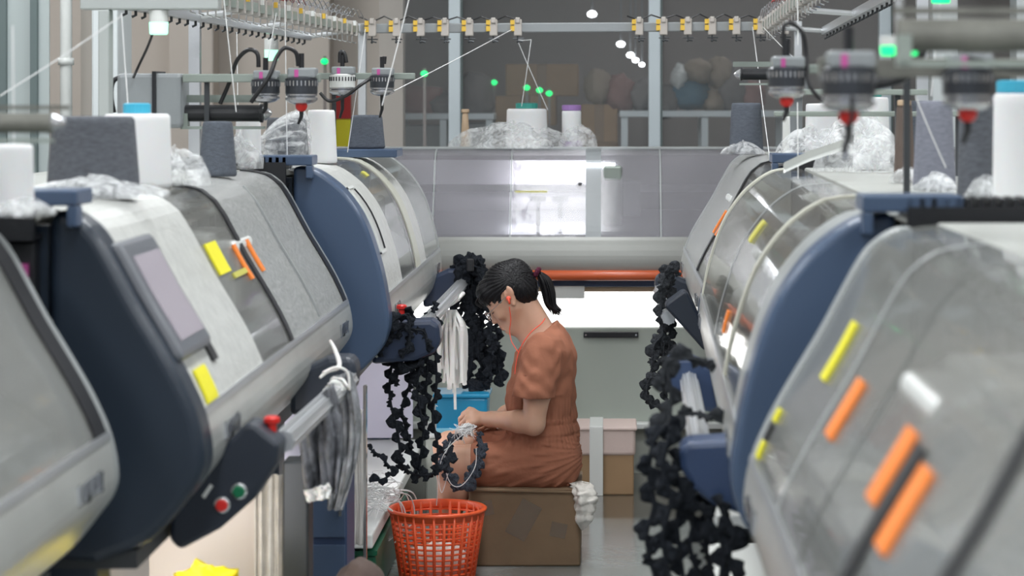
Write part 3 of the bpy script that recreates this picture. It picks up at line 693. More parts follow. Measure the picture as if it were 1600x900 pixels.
def feeder(px, py_top, wpx, Y, label, cable=None, red=False, body='feed_dark', band='ventil', tail=34):
    s = F/Y; r = wpx/2/s; c = at(px, py_top, Y-.03); h = wpx*1.15/s
    e = empty('yarn_feeder', c-Vector((0, 0, h))); tag(e, label, 'yarn feeder', 'yarn feeders hanging from the arms')
    b = MB(); b.bb(c.x-r*.8, c.x+r*.95, c.y-r*.7, c.y+r*.9, c.z-h*.28, c.z); b.build('housing', 'greyplastic', e, bevel=.006)
    b = MB(); b.lathe(c-Vector((0, 0, h*.75)), [(r*.9, 0), (r, h*.06), (r, h*.46), (r*.8, h*.5)], 28); b.build('drum', body, e)
    b = MB(); nn = 26
    for k in range(nn):
        a = 2*math.pi*k/nn; b.box(c+Vector((math.cos(a)*r*1.0, math.sin(a)*r*1.0, -h*.42)), (.004, .004, h*.14), (0, 0, a))
    b.build('fin', 'ventil' if body == 'feed_dark' else 'iron', e)
    b = MB(); b.lathe(c-Vector((0, 0, h*.95)), [(r*.3, -h*.05), (r*.75, 0), (r*1.0, h*.08), (r*1.0, h*.14), (r*.85, h*.17), (r*.98, h*.2), (r*.98, h*.24)], 28); b.build('ring', band, e)
    if red:
        b = MB(); b.blob(c-Vector((0, 0, h*1.02)), (r*.38, r*.38, r*.4)); b.build('cone', 'red', e, sm=True)
    b = MB(); q = c-Vector((0, 0, h)); b.tube([q, q-Vector((0, 0, tail*.6/s)), q-Vector((r*.2, 0, tail/s))], [.007, .006, .004], 8); b.build('outlet', 'black', e)
    b = MB(); b.tube([c-Vector((0, 0, .002)), c+Vector((0, 0, r*.9))], .008, 8); b.build('plug', 'black', e)
    b = MB(); b.bb(c.x-r*.35, c.x-r*.1, c.y-r*.72, c.y-r*.68, c.z-h*.25, c.z-h*.05); b.build('mark', 'pink', e)
    if cable:
        b = MB(); b.tube(smooth_path([at(x, y, Y-.03+dz) for x, y, dz in cable], 8), .0065*min(1.2, Y/7), 8); b.build('cable', 'cable', e, sm=True)
    return e
feeder(415, 110, 44, 6.95, 'dark yarn feeder half hidden behind the green arm', [(404, 105, 0), (402, 84, 0), (388, 78, 0), (370, 95, .02), (358, 130, .04), (344, 162, .05)], tail=16)
feeder(471, 106, 50, 6.95, 'dark yarn feeder with a red cone under a cable loop', [(466, 103, -.03), (462, 82, -.04), (445, 75, -.05), (432, 90, -.06), (420, 120, -.08), (392, 160, -.08)], red=True, tail=30)
feeder(535, 104, 40, 8.5, 'white banded yarn feeder over the blue end cap', [(541, 98, 0), (538, 84, 0), (532, 82, 0), (531, 98, 0)], body='whiteplastic')
feeder(597, 106, 38, 8.5, 'silver yarn feeder at the end of the left arm', [(600, 100, 0), (601, 88, 0)])
feeder(1229, 88, 58, 5.2, 'silver yarn feeder with a red cone on the right row, nearest the aisle', [(1226, 88, 0), (1224, 45, 0), (1236, 36, 0), (1254, 52, 0), (1260, 90, 0), (1264, 130, -.02), (1285, 156, -.02), (1312, 156, 0)], red=True)
feeder(1326, 80, 84, 3.76, 'blurred silver yarn feeder with a red cone in the near right', [(1332, 150, -.05), (1330, 190, -.05), (1318, 240, -.05)], red=True, tail=60)
feeder(1512, 84, 78, 3.78, 'blurred yarn feeder above the grey and white cones at right', [(1512, 90, -.04), (1535, 95, -.05), (1570, 108, -.05), (1640, 108, -.05)], red=True, tail=50)
def cable(name, label, pts, r, mt='cable', group=None, cat='cable'):
    b = MB(); b.tube(smooth_path(pts, 8), r, 8); return tag(b.build(name, mt, sm=True), label, cat, group)
cable('power_cable', 'thin black cable rising from the grey motor to the beam', [at(208, 122, 6.9), at(218, 100, 6.9), at(232, 70, 6.8), at(244, 35, 6.7), at(252, 5, 6.6)], .004)
cable('power_cable', 'black cable looping behind the grey motor', [at(178, 176, 7.0), at(174, 150, 7.0), at(178, 126, 7.0), at(198, 118, 7.0)], .007)
cable('power_cable', 'black cables sagging between the two silver feeders', [at(500, 145, 8.4), at(515, 158, 8.4), at(540, 150, 8.4), at(562, 134, 8.4), at(580, 122, 8.45)], .006)
cable('power_cable', 'thick black and green cable across the right row', [at(1355, 132, 4.3), at(1385, 128, 4.3), at(1412, 118, 4.3), at(1432, 92, 4.3), at(1440, 75, 4.3)], .012)
cable('power_cable', 'black cable behind the lamp of the right row', [at(1370, 104, 5.6), at(1410, 104, 5.6), at(1450, 107, 5.6), at(1460, 107, 5.6)], .01)
cable('power_cable', 'blue wire dropping from the near feeder at right', [at(1331, 180, 3.85), at(1326, 205, 3.85), at(1320, 250, 3.85)], .0025, 'armblue')

# ------------------------------------------------------------------ signal lamps
def signal_lamp(px, py, wpx, hpx, Y, label, hang=True, glow='gled_pale'):
    s = F/Y; r = wpx/2/s; c = at(px, py, Y); h = hpx/s
    e = empty('signal_lamp', c-Vector((0, 0, h/2))); tag(e, label, 'signal lamp', 'green signal lamps')
    b = MB(); b.lathe(c, [(r, -.0), (r, h*.5), (r*.8, h*.52)], 24); b.build('housing', 'whiteplastic', e)
    b = MB(); b.lathe(c, [(r*.85, -h*.5), (r*.95, -h*.45), (r, 0)], 24); b.build('lens', glow, e)
    b = MB()
    b.tube([c+Vector((0, 0, h*.5)), c+Vector((0, 0, h*.5+.08))], .008, 8); b.build('stem', 'alu', e)
    return e
signal_lamp(248, 35, 30, 38, 6.53, 'green signal lamp hanging from the pale beam at top left')
signal_lamp(424, 78, 22, 34, 9.6, 'green signal lamp below the dense yarn stand on the left')
signal_lamp(1470, -2, 30, 14, 5.5, 'green signal lamp cut by the top edge at right', glow='gled')
signal_lamp(1405, 72, 60, 30, 3.9, 'dim green signal lamp blurred beneath the big roller', glow='gled')
signal_lamp(1448, 107, 14, 10, 7.5, 'tiny green signal lamp behind the near right feeders', glow='gled')
for i, (px, py, Y, lab) in enumerate(((772, 129, 14.5, 'reflected green light left of the cardboard boxes in the back room'), (823, 137, 14.2, 'pale reflected green light in front of the large cardboard box'),
        (843, 141, 14.2, 'brightest reflected green light in front of the large cardboard box'), (858, 146, 14.2, 'faint reflected green light right of the brightest one'), (663, 115, 12.9, 'reflected green light on the cream wall edge'), (507, 96, 12.9, 'reflected green light above the red poster'))):
    c = at(px, py, Y); e = empty('green_reflection', c-Vector((0, 0, .03))); tag(e, lab, 'lamp reflection', 'reflected green lamps built as small bulbs')  # glowing bulbs on added poles stand in for green lamps reflected in the glass
    b = MB(); b.blob(c, (.021, .017, .017)); b.build('bulb', 'gled', e, sm=True)  # added bulb, stands in for a reflected green lamp
    b = MB(); b.bb(c.x-.008, c.x+.008, c.y+.015, c.y+.03, 0, c.z+.03); b.build('added_pole', 'walldim', e)
for i, (px, py) in enumerate(((925, 22), (970, 69), (985, 86), (993, 94), (1003, 101))):
    Y = 16.6; c = at(px, py, Y); r = .032-.003*i
    e = empty('spot_lamp', c); tag(e, ('largest white ceiling spot lamp seen through the partition', 'second spot lamp of the receding line in the back room', 'middle spot lamp of the receding line', 'fourth spot lamp of the receding line', 'smallest, last spot lamp of the receding line')[i], 'spot lamp', 'spot lamps in the back room')
    b = MB(); b.blob(c, (r, r, r*.7)); b.build('bulb', 'led', e, sm=True)
    b = MB(); b.tube([c, Vector((c.x, c.y, CEIL))], .006, 6); b.build('drop_rod', 'greyplastic', e)

# ------------------------------------------------------------------ back room
def box_thing(name, label, px0, px1, py0, py1, Y, depth, mt, cat='box', group=None, flaps=True):
    a = at(px0, py0, Y); c = at(px1, py1, Y)
    e = empty(name, ((a.x+c.x)/2, Y+depth/2, c.z)); tag(e, label, cat, group)
    MB().bb(a.x, c.x, Y, Y+depth, c.z, a.z).build('carton', mt, e, bevel=.006)
    if flaps:
        MB().bb((a.x+c.x)/2-.03, (a.x+c.x)/2+.03, Y-.003, Y+depth+.003, c.z+.002, a.z+.003).build('tape', 'tape', e)
    return e
box_thing('cardboard_box', 'large cardboard box on top of the pile in the back room', 790, 903, 100, 150, 14.6, .5, 'card2', group='cardboard boxes in the back room')
box_thing('cardboard_box', 'cardboard box below the large one behind the white cone', 774, 868, 150, 196, 14.5, .5, 'card2', group='cardboard boxes in the back room')
box_thing('cardboard_box', 'cardboard box right of the small white bobbin behind glass', 908, 965, 163, 222, 14.4, .4, 'card2', group='cardboard boxes in the back room')
def shelf(label, px0, px1, py, Y, dep, legs):
    a = at(px0, py-5, Y); c = at(px1, py+5, Y)
    e = empty('work_table', ((a.x+c.x)/2, Y+dep/2, 0)); tag(e, label, 'table')
    MB().bb(a.x, c.x, Y, Y+dep, c.z, a.z).build('table_top', 'mullion', e, bevel=.004)
    for x in (a.x+.03, c.x-.03, (a.x+c.x)/2):
        for y in (Y+.04, Y+dep-.04): MB().bb(x-.02, x+.02, y-.02, y+.02, 0, c.z).build('leg', 'mullion', e)
    return e
shelf('pale work table behind the glass left of the boxes', 612, 772, 182, 14.2, .6, 3)
shelf('pale work table behind the glass right of the boxes', 968, 1235, 178, 14.2, .6, 3)
box_thing('equipment_box', 'dark equipment box under the left work table', 625, 690, 196, 300, 14.3, .4, 'greyplastic', flaps=False)
box_thing('equipment_box', 'grey equipment box between the white post and the tan cone', 728, 768, 192, 300, 14.3, .4, 'greyplastic', flaps=False)
box_thing('support_crate', 'brown crate carrying the cardboard boxes of the back room', 766, 966, 222, 460, 14.35, .8, 'card')
sk = [(655, 160, 45, 26, 'sackrose', 'brown heap of cloth on the left work table'), (690, 165, 26, 20, 'sackgrey', 'grey cloth bundle beside the brown heap on the left table'),
      (740, 150, 32, 38, 'sackgrey', 'tall grey bundle right of the white post'), (1005, 150, 22, 26, 'sackgrey', 'grey sack on the right table near the second post'), (968, 148, 26, 30, 'sackrose', 'rosy sack beside the large cardboard box'),
      (1040, 160, 20, 26, 'sackgrey', 'dark grey sack left of the blue bag'), (1080, 148, 34, 24, 'sackblue', 'blue bag on the right work table'), (1092, 112, 24, 20, 'tan', 'cream sack lying on the blue bag'),
      (1062, 122, 14, 22, 'pillar', 'white bag leaning on the cream sack'), (1125, 115, 22, 28, 'tan', 'brown bundle right of the cream sack'), (1115, 158, 18, 22, 'tan', 'beige sack in front of the brown bundle'), (1145, 140, 26, 40, 'sackgrey', 'tall mottled sack at the right end of the table'),
      (1175, 150, 22, 26, 'sackrose', 'rosy sack behind the grey yarn cone'), (935, 135, 22, 30, 'tan', 'pale bundle behind the cardboard box edge')]
for i, (px, py, rx, rz, mt, lab) in enumerate(sk):
    Y = 14.5; s = F/Y; c = at(px, py, Y)
    b = MB(); b.blob(c, (rx/s, .16, rz/s), .14, 2.2, seed=i); tag(b.build('cloth_sack', mt, sm=True), lab, 'sack', 'sacks and bundles in the back room')
e = empty('wall_poster', at(520, 185, 13.1)+Vector((0, .1, 0))); tag(e, 'red and yellow poster on the cream wall behind the feeders', 'poster')
a = at(497, 120, 13.15); c = at(541, 186, 13.15); MB().bb(a.x, c.x, 13.36, 13.4, c.z, a.z).build('red_sheet', 'redcloth', e)
a = at(515, 187, 13.15); c = at(546, 236, 13.15); MB().bb(a.x, c.x, 13.36, 13.4, c.z, a.z).build('yellow_sheet', 'yellow', e)

# ------------------------------------------------------------------ cones of yarn
TOPZ = 1.389
def cone(label, px, w0, w1, pyt, pyb, Y, mt, cap=None, capw=.3, core=True, basez=TOPZ, group='cones of yarn on the machine tops', capbot=None):
    s = F/Y; r0, r1 = w0/2/s, w1/2/s; h = CZ-(pyt-VY)/s-basez
    x = (px-VX)/s; c = Vector((x, Y, basez)); 
    e = empty('yarn_cone', c); tag(e, label, 'yarn cone', group)
    prof = [(r0*.93, 0), (r0, .006)]
    for i in range(1, 10): prof.append((r0+(r1-r0)*i/10, h*i/10))
    prof += [(r1, h-.006), (r1*.93, h), (.02, h+.001)]
    b = MB(); b.lathe(c, prof, 40); b.build('yarn', mt, e, sm=False, bevel=0).data.polygons.foreach_set('use_smooth', [True]*len(e.children[0].data.polygons))
    if cap or mt in ('yarn_brown', 'cardtube'):
        b = MB(); rc = r1*capw if cap else .018
        b.lathe(c+Vector((0, 0, h)), [(rc*.9, 0), (rc, .003), (rc, .014 if not cap else .024), (rc*.8, .016 if not cap else .026)], 24); b.build('core', cap or 'cardtube', e)
    if capbot:
        b = MB(); b.lathe(c-Vector((0, 0, .0)), [(r0*1.04, 0), (r0*1.04, .03), (r0*.9, .032)], 24); b.build('lower_rim', capbot, e)
    return e
# left row
cone('big squat dark grey yarn cone on the navy-capped machine', 146, 146, 126, 182, 272, 5.2, 'yarn_grey')
cone('white yarn package with a cyan rim behind the big grey cone', 214, 108, 102, 178, 266, 5.7, 'yarn_white', 'cyan', .42)
cone('white yarn package at the left edge of the picture', 18, 70, 66, 226, 300, 4.35, 'yarn_white')
cone('white yarn package with a cyan cap half behind a feed roller motor', 388, 42, 38, 186, 250, 7.3, 'yarn_white')
cone('slate grey yarn cone beneath the dark feed roller', 340, 60, 46, 190, 256, 6.6, 'yarn_blue')
cone('grey yarn cone wrapped in a gathered clear bag', 448, 72, 60, 184, 248, 7.65, 'yarn_grey')
cone('white yarn cone between the bagged cone and the slate one', 502, 50, 42, 172, 243, 8.0, 'yarn_white')
cone('dark slate yarn cone on the blue plate by the partition', 573, 58, 48, 180, 229, 8.9, 'yarn_blue', basez=1.42)
cone('tall thin tan yarn cone behind the left white post', 727, 15, 9, 176, 232, 10.7, 'cardtube')
# far machine
cone('white yarn package with green core standing in plastic on the far machine', 823, 66, 62, 170, 226, 10.5, 'yarn_white', 'teal', .56)
cone('small white bobbin with purple rim on the far machine', 893, 30, 30, 173, 229, 10.55, 'yarn_white', 'purple', 1.0, capbot='purple')
# right row
cone('slate yarn cone at the aisle end of the right row', 1166, 54, 46, 161, 226, 9.3, 'yarn_blue')
cone('white yarn package in plastic next to the slate cone', 1284, 54, 50, 162, 238, 7.9, 'yarn_white')
cone('small white card cone between slate cone and white package', 1236, 28, 26, 182, 232, 8.4, 'whiteplastic')
cone('broad white yarn package behind the brown cone', 1362, 58, 52, 152, 252, 7.2, 'yarn_white', 'teal', .6)
cone('slim dark brown yarn cone of the right row', 1413, 34, 24, 166, 262, 6.1, 'yarn_brown')
cone('tall lavender grey yarn cone of the right row', 1460, 68, 54, 158, 272, 5.6, 'yarn_lav')
cone('grey yarn cone behind the cyan-capped package', 1528, 66, 56, 150, 284, 5.1, 'yarn_grey')
cone('white yarn package with a cyan cap at the right edge', 1590, 78, 74, 146, 300, 4.7, 'yarn_white', 'cyan', .9)
cone('blue grey yarn cone hidden deep behind the brown one', 1432, 46, 40, 158, 240, 7.4, 'yarn_blue')
MB_ = MB().bb(-1.19, -.78, 8.75, 9.0, 1.389, 1.419)
tag(MB_.build('base_plate', 'blue', bevel=.004), 'flat dark blue plate under the dark slate yarn cone', 'plate')

# plastic bags
def bag(label, px, py, rx, rz, Y, ry, seed, amp=.2, hole=None, pinch=None):
    s = F/Y; c = at(px, py, Y); vs = []; nu, nv = 72, 26
    rd = random.Random(seed); ph = [rd.uniform(0, 6.3) for _ in range(12)]
    b = MB(); vs = []
    for j in range(nv+1):
        t = j/nv; th = math.pi*.5*t
        for i in range(nu):
            a = 2*math.pi*i/nu
            rr = math.sin(th); hh = math.cos(th)
            q = 1+amp*(.6*math.sin(3*a+ph[0]+2*t)+.4*math.sin(6*a+ph[1]+4*t)+.18*math.sin(11*a+ph[2]-4*t)+.1*math.sin(17*a+ph[3]+9*t))
            hq = 1+amp*(.9*math.sin(2*a+ph[4]+3*t)+.5*math.sin(5*a+ph[5]+6*t)+.2*math.sin(11*a+ph[6]-9*t))
            x = rx/s*rr*q; y = ry*rr*q; z = rz/s*hh*hq*(1 if t < .98 else .0)
            vs.append(c+Vector((x*math.cos(a), y*math.sin(a), max(z, 0))))
    fs = [(j*nu+i, j*nu+(i+1) % nu, (j+1)*nu+(i+1) % nu, (j+1)*nu+i) for j in range(nv) for i in range(nu)]
    b.add(vs, fs)
    return tag(b.build('plastic_bag', 'plastic', sm=True), label, 'plastic bag', 'crumpled clear plastic bags')
def zbag(px, Y): return VY+(CZ-TOPZ-.003)*F/Y
for (lab, px, rx, rz, Y, ry, sd) in (
    ('crumpled clear plastic around the big squat grey cone', 140, 110, 30, 5.1, .14, 1), ('clear plastic bag right of the cyan-rimmed package', 275, 48, 48, 5.85, .1, 2),
    ('clear plastic bag behind the thin cone on the left row', 375, 36, 50, 7.25, .07, 3),
    ('crumpled clear plastic bag under the green-cored package', 808, 92, 36, 10.45, .2, 5), ('clear plastic bag around the small purple-rimmed bobbin', 903, 28, 28, 10.5, .08, 6),
    ('clear plastic rag under the slate cone of the right row', 1160, 32, 18, 9.25, .1, 7), ('big clear plastic bag around the white package of the right row', 1272, 62, 46, 7.85, .14, 8),
    ('large clear plastic bag in front of the broad white package', 1345, 64, 78, 7.0, .14, 9), ('clear plastic scrap at the foot of the brown cone', 1418, 26, 22, 6.0, .08, 10),
    ('crumpled white plastic at the foot of the lavender cone', 1462, 34, 24, 5.45, .08, 11), ('clear plastic between the grey cone and the cyan-capped package', 1545, 34, 34, 4.85, .07, 12),
    ('clear plastic beside the package at the left edge', 40, 44, 22, 4.3, .1, 13)):
    bag(lab, px, zbag(px, Y), rx, rz, Y, ry, sd)
# gathered bag with radial pleats
c = at(446, 220, 7.55); b = MB(); vs = []; nu, nv = 90, 20
cp = at(406, 224, 7.5)
for j in range(nv+1):
    t = j/nv
    ax = cp.lerp(at(486, 218, 7.6), t); rr = .011+.083*math.sin(min(1, t*1.25)*math.pi*.5)**.8*(1 if t < .8 else math.sqrt(max(0, 1-((t-.8)/.2)**2)))
    for i in range(nu):
        a = 2*math.pi*i/nu; q = 1+.09*math.sin(15*a+2*t)+.06*math.sin(26*a-3*t)
        vs.append(ax+Vector((0, math.cos(a)*rr*q, math.sin(a)*rr*q*.97)))
b.add(vs, [(j*nu+i, j*nu+(i+1) % nu, (j+1)*nu+(i+1) % nu, (j+1)*nu+i) for j in range(nv) for i in range(nu)])
b.blob(at(402, 226, 7.48), (.02, .02, .035), .3, 4, seed=4)
tag(b.build('plastic_bag', 'plastic', sm=True), 'clear bag gathered at the left with radial pleats over a grey cone', 'plastic bag', 'crumpled clear plastic bags')
# white tape strap on the right row
b = MB(); pts = smooth_path([at(1225, 262, 6.3), at(1262, 245, 6.3), at(1300, 232, 6.32), at(1318, 226, 6.35)], 8); vs = []
for p in pts: vs += [p+Vector((0, 0, .014)), p+Vector((0, .03, .0)), p+Vector((0, .0, -.014)), p+Vector((0, .026, -.016))]
n = len(pts); b.add(vs, [(4*i+a_, 4*i+(a_+1) % 4, 4*(i+1)+(a_+1) % 4, 4*(i+1)+a_) for i in range(n-1) for a_ in range(4)])
tag(b.build('paper_tape', 'whiteplastic'), 'loop of white tape lying on top of the right row', 'tape')

# ------------------------------------------------------------------ yarn strands
ST = [((445, -6), (449, 262), 7.4), ((370, 50), (372, 190), 7.9), ((571, 45), (543, 238), 8.6), ((640, -5), (597, 165), 6.6), ((349, -10), (369, 175), 6.8), ((432, 20), (388, 255), 7.3),
      ((808, 62), (856, 172), 10.3), ((830, 62), (815, 166), 10.3), ((808, 62), (830, 62), 10.2), ((800, 46), (600, 150), 10.02, 8.47), ((1192, 42), (1245, 95), 8.5),
      ((1246, -5), (1247, 70), 6.4), ((1246, 160), (1247, 279), 6.4), ((1233, 140), (1234, 214), 7.9), ((1176, 42), (1203, 250), 10.02, 8.4),
      ((190, 20), (200, 165), 6.1), ((0, 150), (190, 25), 5.2), ((1470, 0), (1455, 150), 5.6), ((1430, 150), (1478, 262), 5.3), ((20, 40), (22, 230), 4.6)]
for i, (a, c, Y, *Y2) in enumerate(ST):
    b = MB(); p, q = at(*a, Y), at(*c, Y2[0] if Y2 else Y)
    mid = p.lerp(q, .5)+Vector((0, 0, -.003)); b.tube(smooth_path([p, mid, q], 5), .0016, 5)
    tag(b.build('yarn_strand', 'strand'), 'thin white yarn running taut between the yarn stands and machines', 'yarn', 'taut yarn strands')

# indicator glow inside machine hoods
for (px, py, Y, r, lab) in ((12, 632, 4.55, .012, 'lowest green light behind the near left hood'), (33, 618, 4.6, .014, 'middle green light behind the near left hood'), (52, 611, 4.65, .013, 'upper green light behind the near left hood'),
                       (1560, 476, 3.05, .009, 'green light inside the near right hood')):
    pass

# ------------------------------------------------------------------ scalloped knitted trims
def garland(label, pts, pet, mt, group, seed=0, both=True, dens=1.0, tagit=True, name='scalloped_trim'):
    rd = random.Random(seed)
    path = smooth_path(pts, 10)
    L = [0]
    for a, c in zip(path, path[1:]): L.append(L[-1]+(c-a).length)
    def pos(t):
        t = max(0, min(L[-1]-1e-6, t)); j = 0
        while j < len(L)-2 and L[j+1] < t: j += 1
        q = (t-L[j])/max(L[j+1]-L[j], 1e-9); return path[j].lerp(path[j+1], q), (path[j+1]-path[j]).normalized()
    b = MB(); b.tube(path, pet*.34, 8, squash=.5)
    step = pet*1.12/dens; t = 0; k = 0
    base_a = rd.uniform(-.5, .5)
    while t < L[-1]:
        p, T = pos(t)
        side = T.cross(Vector((0, -1, 0)))
        side = side.normalized() if side.length > .2 else Vector((1, 0, 0))
        sg = 1 if (k % 2 or not both) else -1
        an = base_a+rd.uniform(-.9, .9)
        nrm = side.cross(T).normalized()
        D = (side*sg*math.cos(an)+nrm*math.sin(an)).normalized()
        N = T.cross(D).normalized()
        r = pet*rd.uniform(.62, 1.22); nseg = 11; c0 = p+D*r*.1
        vs = []; th = pet*.16
        for sd in (1, -1):
            vs.append(c0+N*th*sd)
            for rr_, zz in ((.55, 1.0), (1.0, .8)):
                for q in range(nseg):
                    a = -math.pi*.62+math.pi*1.24*q/(nseg-1)
                    lob = 1-.10*abs(math.cos(q*math.pi*3/(nseg-1)))**6
                    ruf = pet*.26*math.sin(q*1.9+k)*(rr_**2)
                    vs.append(c0+(D*math.cos(a)+T*math.sin(a)*.85)*r*rr_*(lob if rr_ == 1 else 1)+N*(th*zz*sd+ruf))
        n1 = 1+2*nseg; fs = []
        for o_ in (0, n1):
            for q in range(nseg-1):
                fs.append((o_, o_+1+q, o_+2+q)); fs.append((o_+1+q, o_+1+nseg+q, o_+2+nseg+q, o_+2+q))
        for q in range(nseg-1): fs.append((1+nseg+q, n1+1+nseg+q, n1+2+nseg+q, 2+nseg+q))
        fs.append((0, 1, n1+1, n1)); fs.append((1, 1+nseg, n1+1+nseg, n1+1)); fs.append((0, nseg, n1+nseg, n1)); fs.append((nseg, 2*nseg, n1+2*nseg, n1+nseg))
        b.add(vs, fs); t += step*rd.uniform(.7, 1.35); k += 1
    o = b.build(name, mt, sm=True)
    return tag(o, label, 'knitted trim', group)
def A(*pp, Y): return [at(x, y, Y+(r[0] if r else 0)) for x, y, *r in pp]
g = 'dark trims hanging beside the woman'
P_ = .0245
garland('long dark scalloped trim hanging leftmost beside the lit panel', A((634, 490), (618, 520), (612, 570), (609, 620), (622, 680), (626, 722), Y=7.62), P_, 'darkknit', g, 1)
garland('dark scalloped trim hanging second from the lit panel', A((640, 498), (644, 540), (640, 600), (628, 640), (640, 690), (646, 726), Y=7.66), P_, 'darkknit', g, 2)
garland('dark scalloped trim hanging straight below the silver bar', A((664, 496), (668, 560), (665, 620), (662, 670), (655, 735), Y=7.72), P_, 'darkknit', g, 3)
garland('dark scalloped trim with pale yarn tangled at its lower half', A((678, 478), (680, 540), (682, 600), (676, 650), (684, 700), (680, 735), Y=7.78), P_, 'darkknit', g, 4)
garland('short dark trim bunched over the red stop button', A((606, 555), (608, 520), (628, 488), (650, 500), (655, 545), (650, 590), Y=7.58), P_, 'darkknit', g, 5)
garland('short dark trim looped thickly at the near control arm', A((602, 545), (615, 510), (640, 505), (648, 540), (634, 572), (615, 560), Y=7.55), P_, 'darkknit', g, 6)
for i_, (lab, pts) in enumerate((('dark trim folded over the bar end nearest the lit panel', ((598, 548), (604, 520), (618, 500), (636, 494), (640, 530), (628, 560))),
    ('dark trim piled on the short control arm', ((612, 530), (630, 515), (650, 515), (664, 520), (668, 545))), ('dark trim looped below the short control arm', ((622, 560), (640, 575), (656, 565), (662, 530), (650, 505))),
    ('dark trim strand squeezed between the two long pairs', ((648, 510), (656, 560), (652, 610), (660, 660))),
    ('dark trim end hanging under the stop button', ((600, 530), (606, 560), (620, 580), (618, 600))))):
    garland(lab, A(*pts, Y=7.47+.02*i_), P_, 'darkknit', g, 80+i_, dens=1.1)
garland('dark trim lying across the tray toward her lap', A((624, 722), (640, 738, .05), (668, 742, .15), (696, 728, .3), (705, 700, .38), Y=7.62), P_, 'darkknit', g, 7)
garland('dark trim looped over her knee below her hands', A((748, 682, 0), (752, 706, -.06), (742, 738, -.1), (722, 762, -.12), (702, 748, -.1), (694, 718, -.06), (702, 692, 0), (722, 676, .04), Y=8.13), P_*1.1, 'lapknit', g, 8, dens=1.5)
garland('dark trim lying on the white tray by the thread pile', A((576, 700), (592, 712), (612, 735), (600, 748), (578, 752), Y=7.5), P_*.8, 'darkknit', g, 9)
g = 'trims on the far end of the blue-capped machine'
for i, (lab, pts) in enumerate((('dark trim bunch hanging highest behind the womans head', ((735, 405), (722, 430), (712, 470), (720, 520), (715, 570))),
    ('dark trim hanging behind the white ribbon tassel', ((736, 408), (738, 450), (735, 500), (738, 560), (728, 600))),
    ('dark trim hanging over the blue bin', ((738, 410), (750, 450), (752, 510), (755, 560), (748, 606))),
    ('dark trim hanging just left of her face', ((740, 418), (760, 450), (766, 510), (768, 560), (764, 604))),
    ('thin dark trim falling slantwise to the right over the bin', ((742, 430), (766, 470), (776, 520), (779, 570), (785, 598))),
    ('dark trim folded in a short loop at the top of the bunch', ((708, 430), (716, 412), (738, 402), (752, 415), (752, 445))),
    ('dark trim spreading across the bottom of the bunch', ((724, 592), (742, 605), (756, 608), (768, 590))),
    ('dark trim filling the middle of the bunch', ((730, 420), (726, 470), (744, 520), (748, 560))))):
    garland(lab, A(*pts, Y=9.45+.04*(i % 3)), .029, 'darkknit', g, 20+i, dens=1.7)
c = at(735, 412, 9.42); b = MB(); b.bb(c.x-.014, c.x+.014, c.y-.02, c.y+.02, c.z-.03, c.z+.02); tag(b.build('black_clamp', 'black', bevel=.004), 'small black clamp on top of the trims behind her head', 'clamp')
g = 'grey trims on the far right control arm'
for i, (lab, pts) in enumerate((('grey trim hanging from the far right bar, nearest the aisle', ((1052, 420), (1036, 440), (1032, 480), (1036, 520), (1022, 540), (1018, 575))),
    ('grey trim bunched on the upper end of the far right bar', ((1060, 425), (1046, 415), (1038, 435), (1048, 470), (1046, 520))),
    ('grey trim hanging along the black panel', ((1048, 440), (1052, 490), (1046, 540), (1052, 590))),
    ('grey trim loop curling out over the aisle', ((1040, 600), (1018, 590), (1010, 610), (1016, 630), (1028, 636))),
    ('grey trim hanging below the far right bar, middle of the bunch', ((1042, 470), (1040, 520), (1036, 570), (1042, 620))))):
    garland(lab, A(*pts, Y=7.9+.05*i), .023, 'greyknit', g, 40+i, dens=1.5)
g = 'trims hanging from the bar of the near right machines'
for i, (lab, pts, mt) in enumerate((('grey trim wrapped round the top of the silver bar', ((1035, 600), (1040, 568), (1066, 560), (1095, 562), (1108, 575)), 'greyknit'),
    ('grey trim running down beside the silver bar', ((1040, 575), (1048, 610), (1046, 650), (1036, 680)), 'greyknit'),
    ('grey trim lying over the blue control arm', ((1036, 668), (1056, 652), (1085, 646), (1112, 652), (1130, 660)), 'greyknit'),
    ('dark trim hanging outermost toward the aisle at right', ((1042, 664), (1022, 690), (1014, 740), (1022, 790), (1010, 840), (1024, 905)), 'darkknit'),
    ('dark trim hanging second from the aisle at right', ((1046, 680), (1036, 730), (1048, 780), (1036, 840), (1046, 905)), 'darkknit'),
    ('dark trim hanging below the round end of the control arm', ((1052, 720), (1064, 770), (1058, 820), (1068, 905)), 'darkknit'),
    ('dark trim hanging middle below the control arm', ((1070, 780), (1084, 810), (1078, 850), (1092, 905)), 'darkknit'),
    ('dark trim hanging under the blue arm close to the machine', ((1096, 792), (1112, 820), (1104, 860), (1116, 905)), 'darkknit'),
    ('dark trim hanging innermost against the near right machine', ((1124, 790), (1146, 830), (1140, 870), (1150, 905)), 'darkknit'),
    ('thick dark trim filling the gap under the control arm', ((1060, 760), (1100, 800), (1128, 850), (1126, 905)), 'darkknit'))):
    garland(lab, A(*pts, Y=4.70+.03*(i % 4) if i > 2 else 5.0), .027, mt, g, 60+i, dens=.95)

